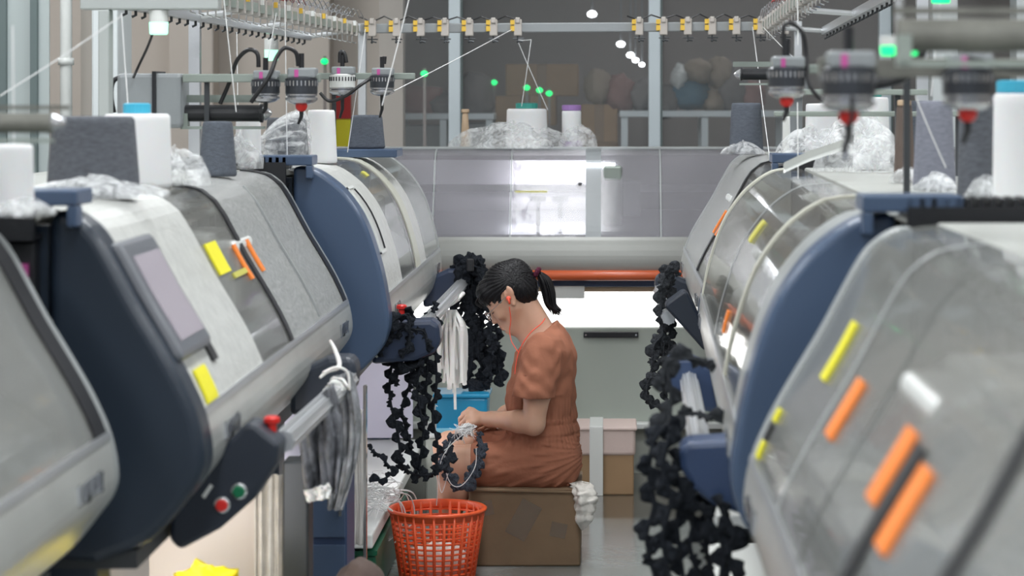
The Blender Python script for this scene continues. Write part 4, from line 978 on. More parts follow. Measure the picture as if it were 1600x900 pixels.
# white ribbon tassel
e = empty('ribbon_tassel', at(708, 640, 8.9)); tag(e, 'bunch of white ribbons hanging from the silver bar', 'ribbon tassel')
b = MB()
rd = random.Random(3)
for i in range(70):
    x0_ = 704+rd.uniform(-8, 8); x1_ = 708+rd.uniform(-23, 22); yb = 590+rd.uniform(-10, 25) - abs(x1_-708)*.8
    if i == 5: x1_, yb = 709, 640
    dy = rd.uniform(-.05, .05)
    pts = smooth_path([at(x0_, 484, 8.9+dy*.3), at((x0_*.5+x1_*.5)+(x1_-708)*.35, 510, 8.9+dy), at(x1_, 550, 8.9+dy), at(x1_+rd.uniform(-3, 3), yb, 8.9+dy)], 5)
    vs = []
    for p in pts: vs += [p+Vector((-.005, 0, 0)), p+Vector((.005, .001, 0)), p+Vector((.005, .003, 0)), p+Vector((-.005, .002, 0))]
    n = len(pts); b.add(vs, [(4*q+a_, 4*q+(a_+1) % 4, 4*(q+1)+(a_+1) % 4, 4*(q+1)+a_) for q in range(n-1) for a_ in range(4)])
b.build('ribbon', 'ribbon', e)['kind'] = 'stuff'
b = MB(); b.tube(smooth_path([at(690, 468, 8.9), at(700, 476, 8.85), at(712, 470, 8.9), at(724, 458, 8.95)], 6), .008, 8); b.build('knot', 'ribbon', e, sm=True)
# grey film strips hanging on the first bar
def drape(label, pts0, pts1, Y, mt, name='fabric_strip', thick=.006, amp=.012, seed=1, n=24):
    rd = random.Random(seed); b = MB(); vs = []
    pa_ = smooth_path([at(x, y, Y) for x, y in pts0], 7); pb_ = smooth_path([at(x, y, Y) for x, y in pts1], 7); m = len(pa_); ph = [rd.uniform(0, 6) for _ in range(4)]
    for j in range(m):
        for i in range(n):
            t = i/(n-1); p = pa_[j].lerp(pb_[j], t); p.y += amp*(math.sin(t*13+ph[0]+j*.15)+.6*math.sin(t*29+ph[1]-j*.25)+.5*math.sin(j*.9+t*5+ph[2])); vs.append(p)
    b.add(vs, [(j*n+i, j*n+i+1, (j+1)*n+i+1, (j+1)*n+i) for j in range(m-1) for i in range(n-1)])
    return tag(b.build(name, mt, sm=True, thick=thick), label, 'fabric strip', 'crumpled strips hanging from the first silver bar')
drape('dark grey net strip with white edging hanging from the near silver bar', [(478, 640), (468, 680), (474, 740), (478, 786)], [(520, 600), (532, 660), (530, 730), (526, 770)], 5.65, 'greyfilm', seed=1)
drape('pale grey crumpled strip hanging right of the dark net strip', [(518, 590), (520, 660), (516, 740), (512, 796)], [(548, 580), (562, 650), (556, 720), (534, 796)], 5.95, 'greyfilm_pale', seed=2)
drape('white cloth scrap folded at the top of the hanging strips', [(500, 618), (506, 614), (512, 622)], [(520, 590), (535, 592), (546, 606)], 5.88, 'ribbon', seed=3, amp=.006)
drape('white hem at the bottom of the dark net strip', [(474, 768), (478, 776), (482, 784)], [(512, 756), (516, 764), (514, 778)], 5.63, 'ribbon', seed=4, amp=.005)
drape('lavender thread curtain hanging beside the chrome post', [(542, 640), (544, 720), (548, 800), (546, 850)], [(566, 640), (567, 720), (568, 800), (566, 852)], 6.9, 'clip', seed=5, amp=.006)
b = MB(); b.tube(smooth_path([at(516, 532, 5.95), at(524, 548, 5.93), at(530, 572, 5.9), at(512, 580, 5.88), at(500, 590, 5.85)], 6), [.003+.003*math.sin(i/24*3.14) for i in range(25)], 8)
b.tube(smooth_path([at(505, 582, 5.85), at(525, 574, 5.88), at(543, 582, 5.9), at(546, 610, 5.9)], 6), .0035, 8)
tag(b.build('cloth_tie', 'ribbon', sm=True), 'white cloth tie knotted over the near silver bar', 'cloth tie')

# post beside the lit panel
MBp = MB(); MBp.bb(-.755, -.745, 7.30, 7.33, 0, .72); tag(MBp.build('chrome_post', 'chrome', bevel=.001), 'narrow chrome post between the film strips and lit panel', 'post')
# things below the navy-capped machine
a = at(295, 745, 6.0); c = at(440, 1110, 6.0)
e = empty('paper_sack', ((a.x+c.x)/2, 6.1, 0)); tag(e, 'pale paper sheet and sack below the navy-capped machine', 'sack')
MB().bb(a.x-.1, c.x-.05, 6.0, 6.02, 0, .72).build('paper_sheet', 'warmpanel', e)
b = MB(); vs = []
for i in range(14):
    x = c.x-.06+i*.006
    vs += [(x, 5.95+.012*math.sin(i*1.9), 0), (x, 5.95+.012*math.sin(i*1.7), .66)]
b.add(vs, [(2*i, 2*i+1, 2*i+3, 2*i+2) for i in range(13)]); b.build('hanging_sheet', 'whitecloth', e, thick=.004)
b = MB(); q = at(325, 918, 5.6); b.blob(q-Vector((0, 0, .0)), (.085, .07, .05), .25, 3, seed=8); b.bb(q.x-.09, q.x+.09, q.y-.08, q.y+.08, 0, q.z)
tag(b.build('yellow_bag', 'yellowbag', sm=True), 'yellow and white bag at the bottom left below the machine', 'bag')
e = empty('support_post', at(460, 1000, 5.9)); e.location.z = 0; tag(e, 'dark grey upright post under the navy-capped machine', 'post')
a = at(441, 0, 5.9); c = at(482, 0, 5.9); MB().bb(a.x, c.x, 5.9, 6.0, 0, .70).build('upright', 'iron', e, bevel=.006); MB().bb(a.x-.02, c.x+.02, 5.88, 6.02, 0, .02).build('foot_plate', 'iron', e)
a = at(486, 0, 6.4); c = at(542, 0, 6.4); e = empty('tool_cabinet', ((a.x+c.x)/2, 6.5, 0)); tag(e, 'dark blue metal cabinet behind the hanging strips', 'cabinet')
MB().bb(a.x, c.x, 6.4, 6.6, 0, .62).build('carcass', 'armblue', e, bevel=.005)
for z0_, z1_ in ((.02, .40), (.42, .60)):
    d = MB().bb(a.x+.004, c.x-.004, 6.392, 6.4, z0_, z1_).build('door', 'blue', e, bevel=.002)
    MB().bb(c.x-.02, c.x-.012, 6.38, 6.392, (z0_+z1_)/2-.03, (z0_+z1_)/2+.03).build('handle', 'chrome', d)
b = MB(); vs = []
a = at(560, 880, 6.0)
b.blob((a.x+.0, 6.0, .30), (.085, .09, .135), .10, 2.0, seed=11); b.blob((a.x+.08, 6.0, .22), (.09, .09, .13), .10, 2.0, seed=12); b.blob((a.x-.06, 6.02, .22), (.09, .08, .14), .1, 2, seed=13)
b.blob((a.x, 6.0, .12), (.15, .12, .13), .06, 2, seed=14, flat=.0)
tag(b.build('folded_garment', 'garment', sm=True, sub=1), 'heap of brown clothing at the bottom in front of the basket', 'clothing')
# green crate under the white tray, thread pile on the tray
e = empty('green_crate', (-.80, 8.1, 0)); tag(e, 'dark green box on the floor under the white tray', 'crate')
MB().bb(-.98, -.74, 7.55, 8.7, 0, .15).build('crate_body', 'greenpaint', e, bevel=.008); MB().bb(-.99, -.735, 7.54, 8.71, .15, .165).build('crate_lid', 'greenpaint', e)
b = MB(); rd = random.Random(9)
for i in range(60):
    c = Vector((-.80+rd.uniform(-.05, .07), 7.85+rd.uniform(-.15, .25), .236+abs(rd.gauss(0, .03))))
    pts = [c+Vector((rd.uniform(-.05, .05), rd.uniform(-.05, .05), rd.uniform(0, .055))) for _ in range(5)]
    b.tube(smooth_path(pts, 5), .0016, 4)
for i in range(8):
    c = Vector((-.70+rd.uniform(-.03, .02), 7.9+rd.uniform(-.1, .2), .24)); b.tube(smooth_path([c+Vector((-.05, 0, .03)), c+Vector((.02, 0, .02)), c+Vector((.035, 0, -.06)), c+Vector((-.01+rd.uniform(-.02, .02), 0, -.11))], 6), .0022, 5)
tag(b.build('thread_pile', 'strand'), 'tangle of loose white threads on the white tray', 'threads', kind='stuff')
b = MB()
for i in range(50):
    c = at(725+rd.uniform(-14, 14), 672+rd.uniform(-6, 10), 8.12+rd.uniform(-.04, .04))
    d_ = at(735+rd.uniform(-4, 4), 664, 8.15)
    pts = [d_, d_.lerp(c, .5)+Vector((rd.uniform(-.02, .02), rd.uniform(-.02, .02), rd.uniform(-.01, .015))), c, c+Vector((rd.uniform(-.035, .03), rd.uniform(-.02, .02), rd.uniform(-.03, .012)))]
    b.tube(smooth_path(pts, 5), .0013, 4)
for pts in ([(738, 668), (700, 700), (686, 735), (690, 770), (700, 740)], [(704, 690), (694, 720), (704, 755), (722, 758), (742, 730), (744, 700)], [(690, 726), (680, 735), (684, 756), (682, 790)], [(655, 740), (672, 744), (690, 732)],
            [(700, 700), (684, 702), (680, 640), (684, 635)]):
    b.tube(smooth_path([at(x, y, 7.98) for x, y in pts], 7), .0015, 5)
tag(b.build('thread_bundle', 'strand'), 'tangle of pale threads she is pulling from the trim', 'threads', kind='stuff')

# ------------------------------------------------------------------ boxes, basket, bin
X0, X1, BY0, BY1, BH = -.478, -.095, 8.13, 8.52, .262
e = empty('cardboard_box', ((X0+X1)/2, (BY0+BY1)/2, 0)); tag(e, 'brown cardboard box the woman is sitting on', 'box')
b = MB(); b.bb(X0, X1, BY0, BY1, 0, BH); b.build('carton', 'card', e, bevel=.008, seg=3)
b = MB(); b.box(((X0+X1)/2-.0, BY0-.004, BH-.002), (X1-X0+.012, .012, .008), (0, .02, 0)); b.box(((X0+X1)/2, (BY0+BY1)/2, BH+.002), (X1-X0+.008, BY1-BY0+.01, .006)); b.build('flap', 'card', e, bevel=.002)
for (x, z, w_, h_, r) in ((-.29, .16, .075, .13, .5), (-.17, .125, .055, .05, .2), (-.42, .2, .05, .05, -.2)):
    b = MB(); b.box((x, BY0-.0015, z), (w_, .002, h_), (0, r, 0)); b.build('tape', 'tape', e)
# cloth tucked at its right edge
b = MB(); rd = random.Random(21); nu, nv = 30, 26; vs = []
spine = smooth_path([Vector((-.115, 8.20, .272)), Vector((-.092, 8.16, .276)), Vector((-.080, 8.12, .245)), Vector((-.078, 8.11, .19)), Vector((-.088, 8.115, .13))], 7)[:nv+3]
m_ = len(spine)
for q, p in enumerate(spine):
    t = q/(m_-1); wd = .024+.020*math.sin(t*3.0)+.004*math.sin(q*1.7)
    for i in range(nu):
        a = 2*math.pi*i/nu; k_ = 1+.14*math.sin(4*a+q*.2)+.08*math.sin(7*a-q*.25)
        sc = min(1, t*7+.15, (1-t)*6+.1)
        vs.append(p+Vector((math.cos(a)*wd*k_*sc*.85, math.sin(a)*wd*1.2*k_*sc, math.sin(a*3+q)*.004)))
b.add(vs, [(j_*nu+i, j_*nu+(i+1) % nu, (j_+1)*nu+(i+1) % nu, (j_+1)*nu+i) for j_ in range(m_-1) for i in range(nu)])
tag(b.build('cloth_scrap', 'whitecloth', sm=True), 'crumpled white and cream cloth stuffed at the corner of the seat box', 'cloth')
# pink covered box
e = empty('covered_box', (-.0, 9.75, 0)); tag(e, 'cardboard box with a pale pink cloth cover and white strap', 'box')
MB().bb(-.15, .105, 9.60, 9.85, 0, .26).build('carton', 'card2', e, bevel=.006)
b = MB(); b.bb(-.155, .112, 9.592, 9.858, .16, .272); b.build('cloth_cover', 'pinkcloth', e, bevel=.014, seg=3)
b = MB(); b.bb(-.16, .118, 9.585, 9.865, .262, .276); b.build('cloth_fold', 'pinkcloth', e, bevel=.006, seg=2)
b = MB(); b.bb(-.075, -.02, 9.58, 9.592, .0, .279); b.bb(-.075, -.02, 9.58, 9.87, .277, .281); b.build('strap', 'whiteplastic', e, bevel=.002)
# basket
def basket():
    cx, cy, H, rb, rt = -.572, 7.93, .232, .121, .155
    e = empty('laundry_basket', (cx, cy, 0)); tag(e, 'orange perforated plastic basket on the floor in front of the box', 'basket')
    n = 28; rows = 11; th = .0035
    def R(z): return rb+(rt-rb)*z/H
    b = MB()
    for k in range(n):
        a = 2*math.pi*k/n; b.tube([(cx+R(.01)*math.cos(a), cy+R(.01)*math.sin(a), .01), (cx+R(H)*math.cos(a), cy+R(H)*math.sin(a), H)], .0062, 6)
    b.build('side_rib', 'basket', e, sm=True)
    b = MB()
    for j in range(rows):
        z = .03+j*(H-.055)/(rows-1); ring = [(cx+R(z)*math.cos(2*math.pi*q/48), cy+R(z)*math.sin(2*math.pi*q/48), z) for q in range(49)]
        b.tube(ring, .0038, 6, cap=False)
    b.build('side_ring', 'basket', e, sm=True)
    b = MB(); b.lathe((cx, cy, 0), [(rb*.9, 0), (rb+.004, .002), (rb+.005, .028), (rb-.002, .028), (rb-.006, .006), (.001, .006)], 48); b.build('bottom', 'basket', e)
    b = MB(); b.lathe((cx, cy, H), [(rt-.004, -.022), (rt+.001, -.022), (rt+.003, -.004), (rt+.010, -.004), (rt+.012, .004), (rt+.006, .008), (rt-.004, .006), (rt-.006, -.01)], 56)
    b.f = [f for f in b.f if len(f) == 4]; b.f += [((7)*56+k_, (7)*56+(k_+1) % 56, (k_+1) % 56, k_) for k_ in range(56)]
    b.build('rim', 'basket', e, sm=True)
    b = MB(); b.blob((cx, cy, .05), (rb*.85, rb*.85, .07), .12, 2.5, seed=5, flat=.008); tag(b.build('fabric_scraps', 'whitecloth', sm=True), 'whitish fabric scraps lying inside the orange basket', 'fabric scraps', kind='stuff')
basket()
# low white box and blue bin
e = empty('storage_crate', (-.57, 9.45, 0)); tag(e, 'low white crate under the blue bin', 'crate')
MB().bb(-.72, -.44, 9.33, 9.6, 0, .27).build('crate_body', 'body', e, bevel=.01); MB().bb(-.73, -.43, 9.32, 9.61, .27, .285).build('crate_lid', 'whiteplastic', e, bevel=.004)
e = empty('storage_bin', (-.57, 9.46, .286)); tag(e, 'blue plastic bin behind the hanging ribbons', 'bin')
def frus(x0_, x1_, y0_, y1_, z0_, z1_, d):
    vs = [(x0_+d, y0_+d, z0_), (x1_-d, y0_+d, z0_), (x1_-d, y1_-d, z0_), (x0_+d, y1_-d, z0_), (x0_, y0_, z1_), (x1_, y0_, z1_), (x1_, y1_, z1_), (x0_, y1_, z1_)]
    return MB().add(vs, [(3, 2, 1, 0), (4, 5, 6, 7), (0, 1, 5, 4), (1, 2, 6, 5), (2, 3, 7, 6), (3, 0, 4, 7)])
frus(-.685, -.475, 9.36, 9.56, .286, .425, .006).build('bin_body', 'bin', e, bevel=.012); frus(-.692, -.468, 9.35, 9.57, .425, .44, -.0).build('bin_rim', 'bin', e, bevel=.004)
MB().bb(-.68, -.48, 9.35, 9.365, .287, .305).build('bin_foot', 'binrim', e, bevel=.003)

# ------------------------------------------------------------------ the seated woman
def surface_net(sd, org, h):
    ins = sd < 0
    nx, ny, nz = sd.shape
    c = [ins[i:nx-1+i, j:ny-1+j, k:nz-1+k] for i in (0, 1) for j in (0, 1) for k in (0, 1)]
    anyi = c[0] | c[1] | c[2] | c[3] | c[4] | c[5] | c[6] | c[7]
    alli = c[0] & c[1] & c[2] & c[3] & c[4] & c[5] & c[6] & c[7]
    act = anyi & ~alli
    I = np.argwhere(act); n = len(I)
    idx = -np.ones(act.shape, dtype=np.int64); idx[act] = np.arange(n)
    corners = [(i, j, k) for i in (0, 1) for j in (0, 1) for k in (0, 1)]
    val = {q: sd[I[:, 0]+q[0], I[:, 1]+q[1], I[:, 2]+q[2]] for q in corners}
    acc = np.zeros((n, 3)); cnt = np.zeros(n)
    for a in corners:
        for ax in range(3):
            if a[ax]: continue
            b_ = list(a); b_[ax] = 1; b_ = tuple(b_)
            va, vb = val[a], val[b_]; m = (va < 0) != (vb < 0)
            t = np.where(m, va/np.where(m, va-vb, 1), 0)
            p = np.tile(np.array(a, float), (n, 1)); p[:, ax] += t
            acc += p*m[:, None]; cnt += m
    V = (I+acc/cnt[:, None])*h+np.array(org)
    faces = []
    for ax in range(3):
        s0 = [slice(None)]*3; s1 = [slice(None)]*3; s0[ax] = slice(0, -1); s1[ax] = slice(1, None)
        A_, B_ = ins[tuple(s0)], ins[tuple(s1)]
        E = np.argwhere(A_ != B_)
        o1, o2 = [(1, 2), (2, 0), (0, 1)][ax]
        ok = (E[:, o1] > 0) & (E[:, o2] > 0) & (E[:, o1] < sd.shape[o1]-1) & (E[:, o2] < sd.shape[o2]-1)
        E = E[ok]; flip = A_[E[:, 0], E[:, 1], E[:, 2]]
        q = []
        for d1, d2 in ((-1, -1), (0, -1), (0, 0), (-1, 0)):
            P = E.copy(); P[:, o1] += d1; P[:, o2] += d2; q.append(idx[P[:, 0], P[:, 1], P[:, 2]])
        Q = np.stack(q, 1); Q[~flip] = Q[~flip][:, ::-1]; faces.append(Q)
    return V, np.concatenate(faces)
class Field:
    def __init__(s, lo, hi, h):
        s.h = h; s.lo = np.array(lo, float); s.n = np.ceil((np.array(hi)-s.lo)/h).astype(int)+1
        s.sd = np.full(s.n, .5, dtype=np.float32)
    def win(s, lo, hi):
        a = np.clip(np.floor((np.array(lo)-s.lo)/s.h).astype(int), 0, s.n); b_ = np.clip(np.ceil((np.array(hi)-s.lo)/s.h).astype(int)+1, 0, s.n)
        sl = tuple(slice(a[i], b_[i]) for i in range(3))
        ax = [s.lo[i]+s.h*np.arange(a[i], b_[i]) for i in range(3)]
        X, Y, Z = np.meshgrid(*ax, indexing='ij'); return sl, X, Y, Z
    def smin(s, sl, d, k):
        a = s.sd[sl]
        if k <= 0: s.sd[sl] = np.minimum(a, d); return
        hh = np.clip(k-np.abs(a-d), 0, None)/k; s.sd[sl] = np.minimum(a, d)-hh*hh*k*.25
    def smax(s, sl, d, k):
        a = s.sd[sl]
        hh = np.clip(k-np.abs(a-d), 0, None)/k if k > 0 else 0; s.sd[sl] = np.maximum(a, d)+hh*hh*k*.25
    def cone_d(s, X, Y, Z, a, b_, r1, r2, sq=1):
        a = np.array(a, float); b_ = np.array(b_, float); ba = b_-a; L2 = max(ba@ba, 1e-12)
        t = np.clip(((X-a[0])*ba[0]+(Y-a[1])*ba[1]+(Z-a[2])*ba[2])/L2, 0, 1)
        dx, dy, dz = X-a[0]-t*ba[0], (Y-a[1]-t*ba[1])/sq, Z-a[2]-t*ba[2]
        return np.sqrt(dx*dx+dy*dy+dz*dz)-(r1+(r2-r1)*t)
    def cone(s, a, b_, r1, r2, k=.01, sub=False, sq=1):
        m = max(r1, r2)*max(1, sq)+k+3*s.h
        lo = np.minimum(a, b_)-m; hi = np.maximum(a, b_)+m
        sl, X, Y, Z = s.win(lo, hi); d = s.cone_d(X, Y, Z, a, b_, r1, r2, sq)
        s.smax(sl, -d, k) if sub else s.smin(sl, d, k)
    def chain(s, pts, rs, k=.01):
        for p, q, r1, r2 in zip(pts, pts[1:], rs, rs[1:]): s.cone(p, q, r1, r2, k)
    def ell(s, c, r, R=None, k=.01, sub=False):
        c = np.array(c, float); m = max(r)+k+3*s.h; sl, X, Y, Z = s.win(c-m, c+m)
        P = np.stack([X-c[0], Y-c[1], Z-c[2]], -1)
        if R is not None: P = P@np.array(R)          # columns of R = local axes
        q = P/np.array(r); l = np.sqrt((q**2).sum(-1)); g_ = np.sqrt(((P/np.array(r)**2)**2).sum(-1))+1e-9
        d = l*(l-1)/g_
        s.smax(sl, -d, k) if sub else s.smin(sl, d, k)
    def mesh(s, name, mt, parent, rel=0):
        V, Fq = surface_net(s.sd, s.lo, s.h)
        # relax
        E = np.concatenate([Fq[:, [0, 1]], Fq[:, [1, 2]], Fq[:, [2, 3]], Fq[:, [3, 0]]]); E = np.concatenate([E, E[:, ::-1]])
        for _ in range(rel):
            acc = np.zeros_like(V); cnt = np.zeros(len(V)); 
            for ax in range(3): acc[:, ax] = np.bincount(E[:, 0], V[E[:, 1], ax], len(V))
            cnt = np.bincount(E[:, 0], minlength=len(V)); V = V*.5+.5*acc/np.maximum(cnt, 1)[:, None]
        off = np.array(parent.location) if parent is not None else np.zeros(3)
        me = bpy.data.meshes.new(name); me.from_pydata((V-off).tolist(), [], Fq.tolist()); me.update()
        me.polygons.foreach_set('use_smooth', [True]*len(me.polygons))
        me.materials.append(M[mt]); o = bpy.data.objects.new(name, me); COL.objects.link(o)
        if parent is not None: o.parent = parent
        return o
PY = 8.32
SP = F/8.3
def W(px, py, dy=0.0):                                # body landmark: scale fixed at the body plane, dy = real depth offset
    return np.array([(px-VX)/SP, PY+dy, CZ-(py-VY)/SP])
HE = W(794, 463)                                        # head centre at ear height
FD = np.array([-.8, 0, -.6]); UD = np.array([-.6, 0, .8]); WD = np.array([0, 1, 0])
HR = np.stack([FD, WD, UD], 1)
def H(f, u, w_=0.0): return HE+FD*f+UD*u+WD*w_
woman = empty('person', (float(W(840, 0)[0]), PY, .27)); tag(woman, 'woman in a rust brown jumpsuit sitting on a box, bent over dark trim', 'person')
bd = Field((-.66, 7.98, .0), (-.04, 8.62, 1.04), .0032)
# head
bd.ell(H(-.014, .022), (.088, .070, .084), HR, .0)
bd.ell(H(.028, -.028), (.048, .052, .066), HR, .03)
bd.ell(H(.048, .03), (.030, .050, .034), HR, .02)
for s_ in (-1, 1):
    bd.cone(H(.004, -.045, s_*.046), H(.05, -.098, s_*.016), .018, .014, .03)
    bd.ell(H(.058, -.034, s_*.032), (.020, .020, .020), HR, .018)        # cheek
    bd.ell(H(.084, -.004, s_*.031), (.012, .017, .012), HR, .006, sub=True)
    bd.ell(H(.066, -.006, s_*.030), (.0125, .0145, .0125), HR, .003)     # eyelid
    bd.cone(H(.0745, .016, s_*.014), H(.068, .018, s_*.042), .005, .004, .010)
bd.cone(H(.066, -.098, -.006), H(.066, -.098, .006), .0155, .0155, .018)     # chin
bd.cone(H(.072, -.060), H(.070, -.085), .017, .015, .016)
bd.cone(H(.073, .006), H(.090, -.036), .0065, .0085, .010)
bd.ell(H(.0935, -.044), (.0095, .0095, .0085), HR, .005)
for s_ in (-1, 1): bd.ell(H(.083, -.047, s_*.011), (.0085, .0065, .0065), HR, .004)
bd.ell(H(.0855, -.0705), (.0075, .021, .0048), HR, .004)
bd.ell(H(.0835, -.0815), (.0075, .018, .0055), HR, .004)
bd.cone(H(.093, -.0758, -.018), H(.093, -.0758, .018), .0026, .0026, .002, sub=True)
bd.ell(H(.080, -.091), (.006, .018, .005), HR, .005, sub=True)
for s_ in (-1, 1):
    bd.ell(H(-.008, -.002, s_*.073), (.017, .008, .031), HR, .004)
    bd.ell(H(-.022, .014, s_*.078), (.010, .006, .020), HR, .004)
    bd.ell(H(-.002, -.003, s_*.082), (.009, .006, .017), HR, .003, sub=True)
    bd.ell(H(-.004, -.030, s_*.075), (.008, .006, .009), HR, .004)
# neck, torso under the clothes
bd.cone(W(822, 482), W(846, 530), .050, .060, .02)
bd.cone(W(806, 505), W(822, 520), .030, .036, .03)
bd.ell(W(852, 575), (.085, .15, .11), None, .05); bd.ell(W(848, 650), (.09, .14, .13), None, .05); bd.ell(W(856, 715), (.10, .155, .075), None, .05)
# arms
nb = [W(850, 548, -.155), W(842, 600, -.175), W(836, 652, -.185)]
bd.chain(nb, [.050, .048, .038], .02)
bd.chain([W(836, 652, -.185), W(812, 650, -.16), W(768, 651, -.085), W(757, 651, -.07)], [.040, .038, .025, .023], .012)
bd.chain([W(848, 548, .155), W(842, 600, .18), W(836, 648, .19), W(810, 642, .16), W(787, 652, .09), W(780, 656, .07)], [.05, .046, .037, .034, .024, .022], .015)
def hand(wr, kn, th, fl, sgn):
    """wr wrist, kn four knuckles (little..index), fl four finger chains, th thumb chain"""
    for q in kn: bd.cone(wr, q, .017, .0115, .010)
    for q0, q1 in zip(kn, kn[1:]): bd.cone(q0*.8+wr*.2, q1*.8+wr*.2, .0125, .0125, .008)
    for q, ch, r in zip(kn, fl, (.0080, .0088, .0092, .0088)):
        bd.chain([q]+ch, [r*1.12, r*.98, r*.9, r*.76], .0022)
    bd.chain(th, [.014, .0115, .0098, .0080], .004)
wr = W(756, 651, -.068)
kn = [W(734, 659, -.088), W(730, 652, -.068), W(730, 645, -.046), W(734, 640, -.024)]
fl = [[W(727, 667, -.085), W(733, 675, -.078), W(738, 677, -.070)],
      [W(721, 661, -.062), W(724, 671, -.056), W(730, 676, -.050)],
      [W(720, 653, -.038), W(720, 663, -.034), W(725, 671, -.032)],
      [W(724, 647, -.016), W(720, 657, -.014), W(722, 667, -.016)]]
hand(wr, kn, [W(750, 652, -.045), W(741, 653, -.018), W(733, 660, -.002), W(726, 668, -.004)], fl, 1)
wr2 = W(781, 656, .07)
kn2 = [W(766, 674, .088), W(760, 669, .066), W(758, 662, .046), W(762, 656, .026)]
fl2 = [[W(757, 680, .084), W(750, 681, .076), W(746, 677, .070)],
       [W(750, 675, .060), W(743, 677, .052), W(738, 673, .046)],
       [W(749, 667, .038), W(742, 670, .030), W(736, 669, .026)],
       [W(754, 659, .016), W(746, 663, .010), W(739, 666, .010)]]
hand(wr2, kn2, [W(776, 652, .05), W(768, 650, .024), W(758, 654, .012), W(750, 660, .006)], fl2, -1)
# legs: thighs under cloth, knees, shins, feet
for dy, kx, ky in ((-.10, 706, 718), (.10, 700, 708)):
    bd.chain([W(858, 722, dy*.9), W(kx+30, ky+3, dy), W(kx, ky, dy)], [.085, .064, .056], .03)
    an = W(kx-2, 0, dy); an = np.array([an[0]-.012, PY+dy, .075])
    kn_ = W(kx, ky, dy); calf = kn_*.62+an*.38+np.array([.018, 0, 0])
    bd.chain([kn_, calf, an], [.054, .050, .032], .03)
    bd.cone(an+np.array([.02, 0, -.045]), an+np.array([.0, 0, -.04]), .028, .028, .02)
    bd.cone(an+np.array([-.01, 0, -.035]), an+np.array([-.045, 0, -.052]), .03, .022, .02)
    bd.cone(an+np.array([-.04, 0, -.05]), an+np.array([-.10, 0, -.056]), .023, .017, .015, sq=1.5)
body = bd.mesh('body', 'skin', woman, rel=1)
# jumpsuit
js = Field((-.56, 7.98, .23), (-.03, 8.66, 1.0), .0036)
js.ell(W(853, 566), (.103, .165, .118), None, 0)
js.ell(W(858, 552), (.066, .150, .072), None, .05)
js.ell(W(845, 622), (.124, .158, .12), None, .06)
js.ell(W(847, 676), (.130, .165, .10), None, .05)
js.ell(W(852, 722), (.122, .18, .095), None, .05)
js.cone(W(852, 548, -.12), W(852, 548, .12), .062, .062, .05)
js.cone(W(846, 522, 0), W(852, 560, 0), .068, .09, .05)
for dy, kx, ky in ((-.10, 752, 722), (.10, 746, 712)):
    js.cone(W(864, 722, dy*.9), W(kx, ky, dy), .094, .080, .05)
for sg in (-1, 1):
    js.cone(W(851, 545, sg*.145), W(835, 606, sg*.182), .062, .072, .03)
sl, X, Y, Z = js.win(js.lo, js.lo+js.n*js.h)
px = X*SP+VX; py = (CZ-Z)*SP+VY; dyy = Y-PY
d = js.sd
# folds: soft warped waves, gathered waist, lap creases, back drape
def nz(a, b_, c_, f): return np.sin(a*f+1.7*np.sin(b_*f*.6+.5)+1.1*np.sin(c_*f*.8+1.3))
thigh = np.clip((py-672)/20, 0, 1)
fold = .0034*nz(Z, X, Y, 95)*(1-thigh)*.5
hx, hz_ = W(905, 700)[0], W(905, 700)[2]
rad = np.arctan2(Z-hz_+.0, (hx-X)+.05); rdist = np.hypot(X-hx, Z-hz_)
lap = np.sin(rad*34+1.6*np.sin(rdist*17+Y*9)+Y*14)+.5*np.sin(rad*61+2*np.sin(rdist*23)+1)
d = d-thigh*.0036*np.clip(lap, -.6, 1.5)*(.45+.55*np.sin(rdist*21+Y*11+.5)**2)
d = d+(1-thigh)*.0020*nz(X*.9+Y*.4, Z*.35, Y, 75)
diag = nz(X*.8+Z*1.0, Y*.5, X, 88); bust = np.exp(-((px-835)/40)**2-((py-585)/40)**2); d = d+.0034*diag*bust
ang = np.arctan2(dyy, (px-848)/SP*1.2)
gath = np.exp(-((py-650)/12)**2)+.8*np.exp(-((py-682)/13)**2)
d = d+.0030*np.sin(ang*46+2*np.sin(ang*7))*gath*(px > 770)
d = d+.0040*np.exp(-((py-658)/2.2)**2)*(dyy < .3)*(px > 780)+.0040*np.exp(-((py-675)/2.2)**2)*(px > 780)
d = d+fold
js.sd = d.astype(np.float32)
# neckline plane, sleeve hems, trouser hems
cut = (-.6*(px-868)-.8*(py-503))/SP
js.sd = np.where((np.abs(dyy) < .115), np.maximum(js.sd, cut-.0+.006*0), js.sd)
sleeve_side = (np.abs(dyy) > .118)
hem = ((py-611)-.05*(px-835))/SP
tors = Field.cone_d(js, X, Y, Z, W(835, 600, -.182), W(834, 650, -.186), .082, .082); tors2 = Field.cone_d(js, X, Y, Z, W(835, 600, .182), W(834, 650, .186), .082, .082)
cutter = np.maximum(-hem, np.minimum(tors, tors2))
arm_only = np.minimum(Field.cone_d(js, X, Y, Z, W(851, 545, -.145), W(830, 620, -.19), .062, .078), Field.cone_d(js, X, Y, Z, W(851, 545, .145), W(830, 620, .19), .062, .078))
js.cone(W(838, 588, -.180), W(834, 625, -.186), .050, .066, .004, sub=True)
js.cone(W(838, 588, .180), W(834, 625, .186), .050, .066, .004, sub=True)
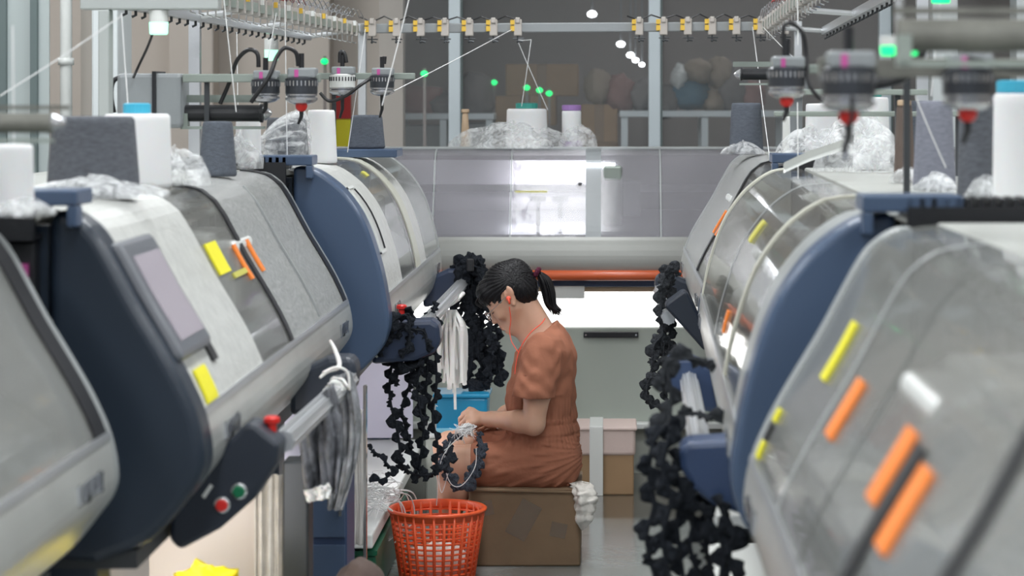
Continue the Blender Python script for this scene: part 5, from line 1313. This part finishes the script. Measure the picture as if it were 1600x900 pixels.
# cloth below the hem line belonging to the sleeve only
tor_d = np.minimum.reduce([np.sqrt(((X-W(845, 0)[0])/.126)**2+(dyy/.150)**2)-1, np.full_like(X, 9)])
mask = (hem > -.0) & (tor_d > 0) & (py < 650) & (np.abs(dyy) > .09)
js.sd = np.where(mask, np.maximum(js.sd, np.minimum(hem, .02)), js.sd)
hemx = W(738, 0)[0]
js.cone(W(750, 722, -.10), W(725, 722, -.10), .064, .070, .004, sub=True)
js.sd = np.maximum(js.sd, hemx-X)
js.sd = np.maximum(js.sd, .266-Z)
suit = js.mesh('jumpsuit', 'jump', woman, rel=1)
# hair
hr = Field(tuple(HE-np.array([.17, .12, .17])), tuple(HE+np.array([.22, .12, .16])), .0028)
hr.ell(H(-.018, .026), (.093, .0765, .092), HR, 0)
hr.ell(H(.058, .052), (.034, .058, .042), HR, .03)
hr.ell(H(-.055, -.012), (.052, .062, .06), HR, .03)
hr.ell(H(-.085, .045), (.03, .045, .045), HR, .03)
sl, X, Y, Z = hr.win(hr.lo, hr.lo+hr.n*hr.h)
Pf = (X-HE[0])*FD[0]+(Z-HE[2])*FD[2]; Pu = (X-HE[0])*UD[0]+(Z-HE[2])*UD[2]; Pw = Y-PY
gl = np.interp(Pf, [-.13, -.09, -.063, -.04, -.024, -.012, .004, .02, .034, .046, .058, .075, .095, .12], [-.06, -.085, -.08, -.062, -.040, .012, .026, .012, -.018, -.020, .0, .012, .024, .03])
hr.sd = np.maximum(hr.sd, gl-Pu).astype(np.float32)
# grooves running back to the tie
tie = (-.075, .055)
aa = np.arctan2(Pu-tie[1], Pf-tie[0]); rr = np.hypot(Pu-tie[1], Pf-tie[0])
hr.sd = hr.sd+(.0013*np.sin(aa*44+3*np.sin(rr*40)+Pw*60)+.0009*np.sin(aa*90+Pw*130)).astype(np.float32)
hair = hr.mesh('hair', 'hair', woman, rel=0)
b = MB(); rd = random.Random(4)
tp = [W(842, 427), W(850, 437), W(856, 456), W(860, 476), W(867, 493)]
for i in range(90):
    a = rd.uniform(0, 6.28); r_ = math.sqrt(rd.random())
    ends = Vector((rd.uniform(-.010, .022), rd.uniform(-.014, .014), rd.uniform(-.004, .022)))
    rad = [.009, .021, .023, .019, .008]
    pts = [Vector(tuple(p))+Vector((math.cos(a)*r_*rad[k], math.sin(a)*r_*rad[k]*.8, math.sin(a)*r_*rad[k]*.2)) for k, p in enumerate(tp)]
    pts[-1] += ends
    b.tube(smooth_path(pts, 5), [.0036*min(1, (20-q)/6+.12) for q in range(21)], 5)
b.build('ponytail', 'hair', woman, sm=True)
b = MB()
for i in range(46):          # loose fringe and flyaway strands
    f0 = rd.uniform(.03, .09); w0 = rd.uniform(-.06, .05)
    q0 = H(f0*.85, .085-.4*(f0-.03), w0*.9); q1 = H(f0+.012+.004*rd.random(), .05, w0); q2 = H(f0+.008, rd.uniform(.012, .03) if f0 > .06 else rd.uniform(-.0, .02), w0)
    b.tube(smooth_path([tuple(q0), tuple(q1), tuple(q2)], 5), [.0022]*8+[.0014]*2+[.0006], 5)
b.build('fringe', 'hair', woman, sm=True)
b = MB()
for i in range(13):
    a = 2*math.pi*i/13; c = W(838, 427); b.blob((c[0]+.010*math.cos(a)*.8, c[1]+.017*math.sin(a), c[2]+.012*math.cos(a)), (.0085, .0085, .0085), .25, 4, nu=12, nv=8, seed=i)
tag(b.build('hair_tie', 'scrunch', sm=True), 'plum red fabric hair tie around her ponytail', 'hair tie')
for s_ in (-1, 1):
    b = MB(); b.tube([tuple(H(.0765, -.014, s_*.018)), tuple(H(.0795, -.016, s_*.030)), tuple(H(.072, -.012, s_*.043))], [.001, .0018, .001], 6); b.build('eyelash', 'hair', woman)
    b = MB(); b.tube(smooth_path([tuple(H(.081, .014, s_*.014)), tuple(H(.078, .020, s_*.028)), tuple(H(.064, .017, s_*.046))], 4), [.0015]*4+[.002]*3+[.001]*2, 6, squash=.5); b.build('eyebrow', 'hair', woman)
b = MB(); b.blob(tuple(H(.0868, -.0705)), (.0068, .0185, .0042), rot=(0, math.atan2(.6, .8), 0)); b.blob(tuple(H(.0852, -.0810)), (.0066, .016, .0048), rot=(0, math.atan2(.6, .8), 0)); b.build('lips', 'lips', woman, sm=True)
# eyeglasses
e = empty('eyeglasses', tuple(H(.095, -.012))); tag(e, 'thin rimmed eyeglasses low on the nose of the seated woman', 'eyeglasses')
b = MB()
for s_ in (-1, 1):
    ring = [tuple(H(.100, -.014+.016*math.sin(t*math.pi/12), s_*.032+.022*math.cos(t*math.pi/12))) for t in range(25)]; b.tube(ring, .0011, 6)
    b.tube([tuple(H(.100, -.010, s_*.054)), tuple(H(.07, -.004, s_*.066)), tuple(H(.0, .006, s_*.079))], .0011, 6)
b.tube([tuple(H(.100, -.012, -.011)), tuple(H(.103, -.010, 0)), tuple(H(.100, -.012, .011))], .0011, 6)
b.build('rim', 'chrome', e)
for s_ in (-1, 1):
    b = MB(); vs = [tuple(H(.1, -.014+.0155*math.sin(t*math.pi/10), s_*.032+.0215*math.cos(t*math.pi/10))) for t in range(20)]; b.add(vs, [tuple(range(20))]); b.build('lens', 'lens', e, thick=.0012)
# earphones
e = empty('earphones', tuple(H(-.004, -.006, -.087))); tag(e, 'orange earphones with a cord hanging from her ear round the neck', 'earphones')
b = MB(); b.blob(tuple(H(-.002, -.004, -.086)), (.0085, .006, .0085)); b.tube([tuple(H(-.002, -.004, -.090)), tuple(H(.006, -.022, -.088))], .0035, 8); b.build('earbud', 'earbud', e, sm=True)
b = MB(); b.tube(smooth_path([tuple(W(797, 477, -.084)), tuple(W(799, 497, -.074)), tuple(W(797, 515, -.060)), tuple(W(800, 530, -.075)), tuple(W(806, 540, -.085)), tuple(W(812, 548, -.095))], 8), .0017, 6); b.build('cord', 'earbud', e, sm=True)
b = MB(); b.tube(smooth_path([tuple(W(852, 496, -.052)), tuple(W(846, 504, -.068)), tuple(W(832, 515, -.080)), tuple(W(820, 530, -.092)), tuple(W(812, 546, -.098)), tuple(W(808, 562, -.104)), tuple(W(806, 580, -.112))], 8), .0018, 6); b.build('cord', 'earbud', e, sm=True)
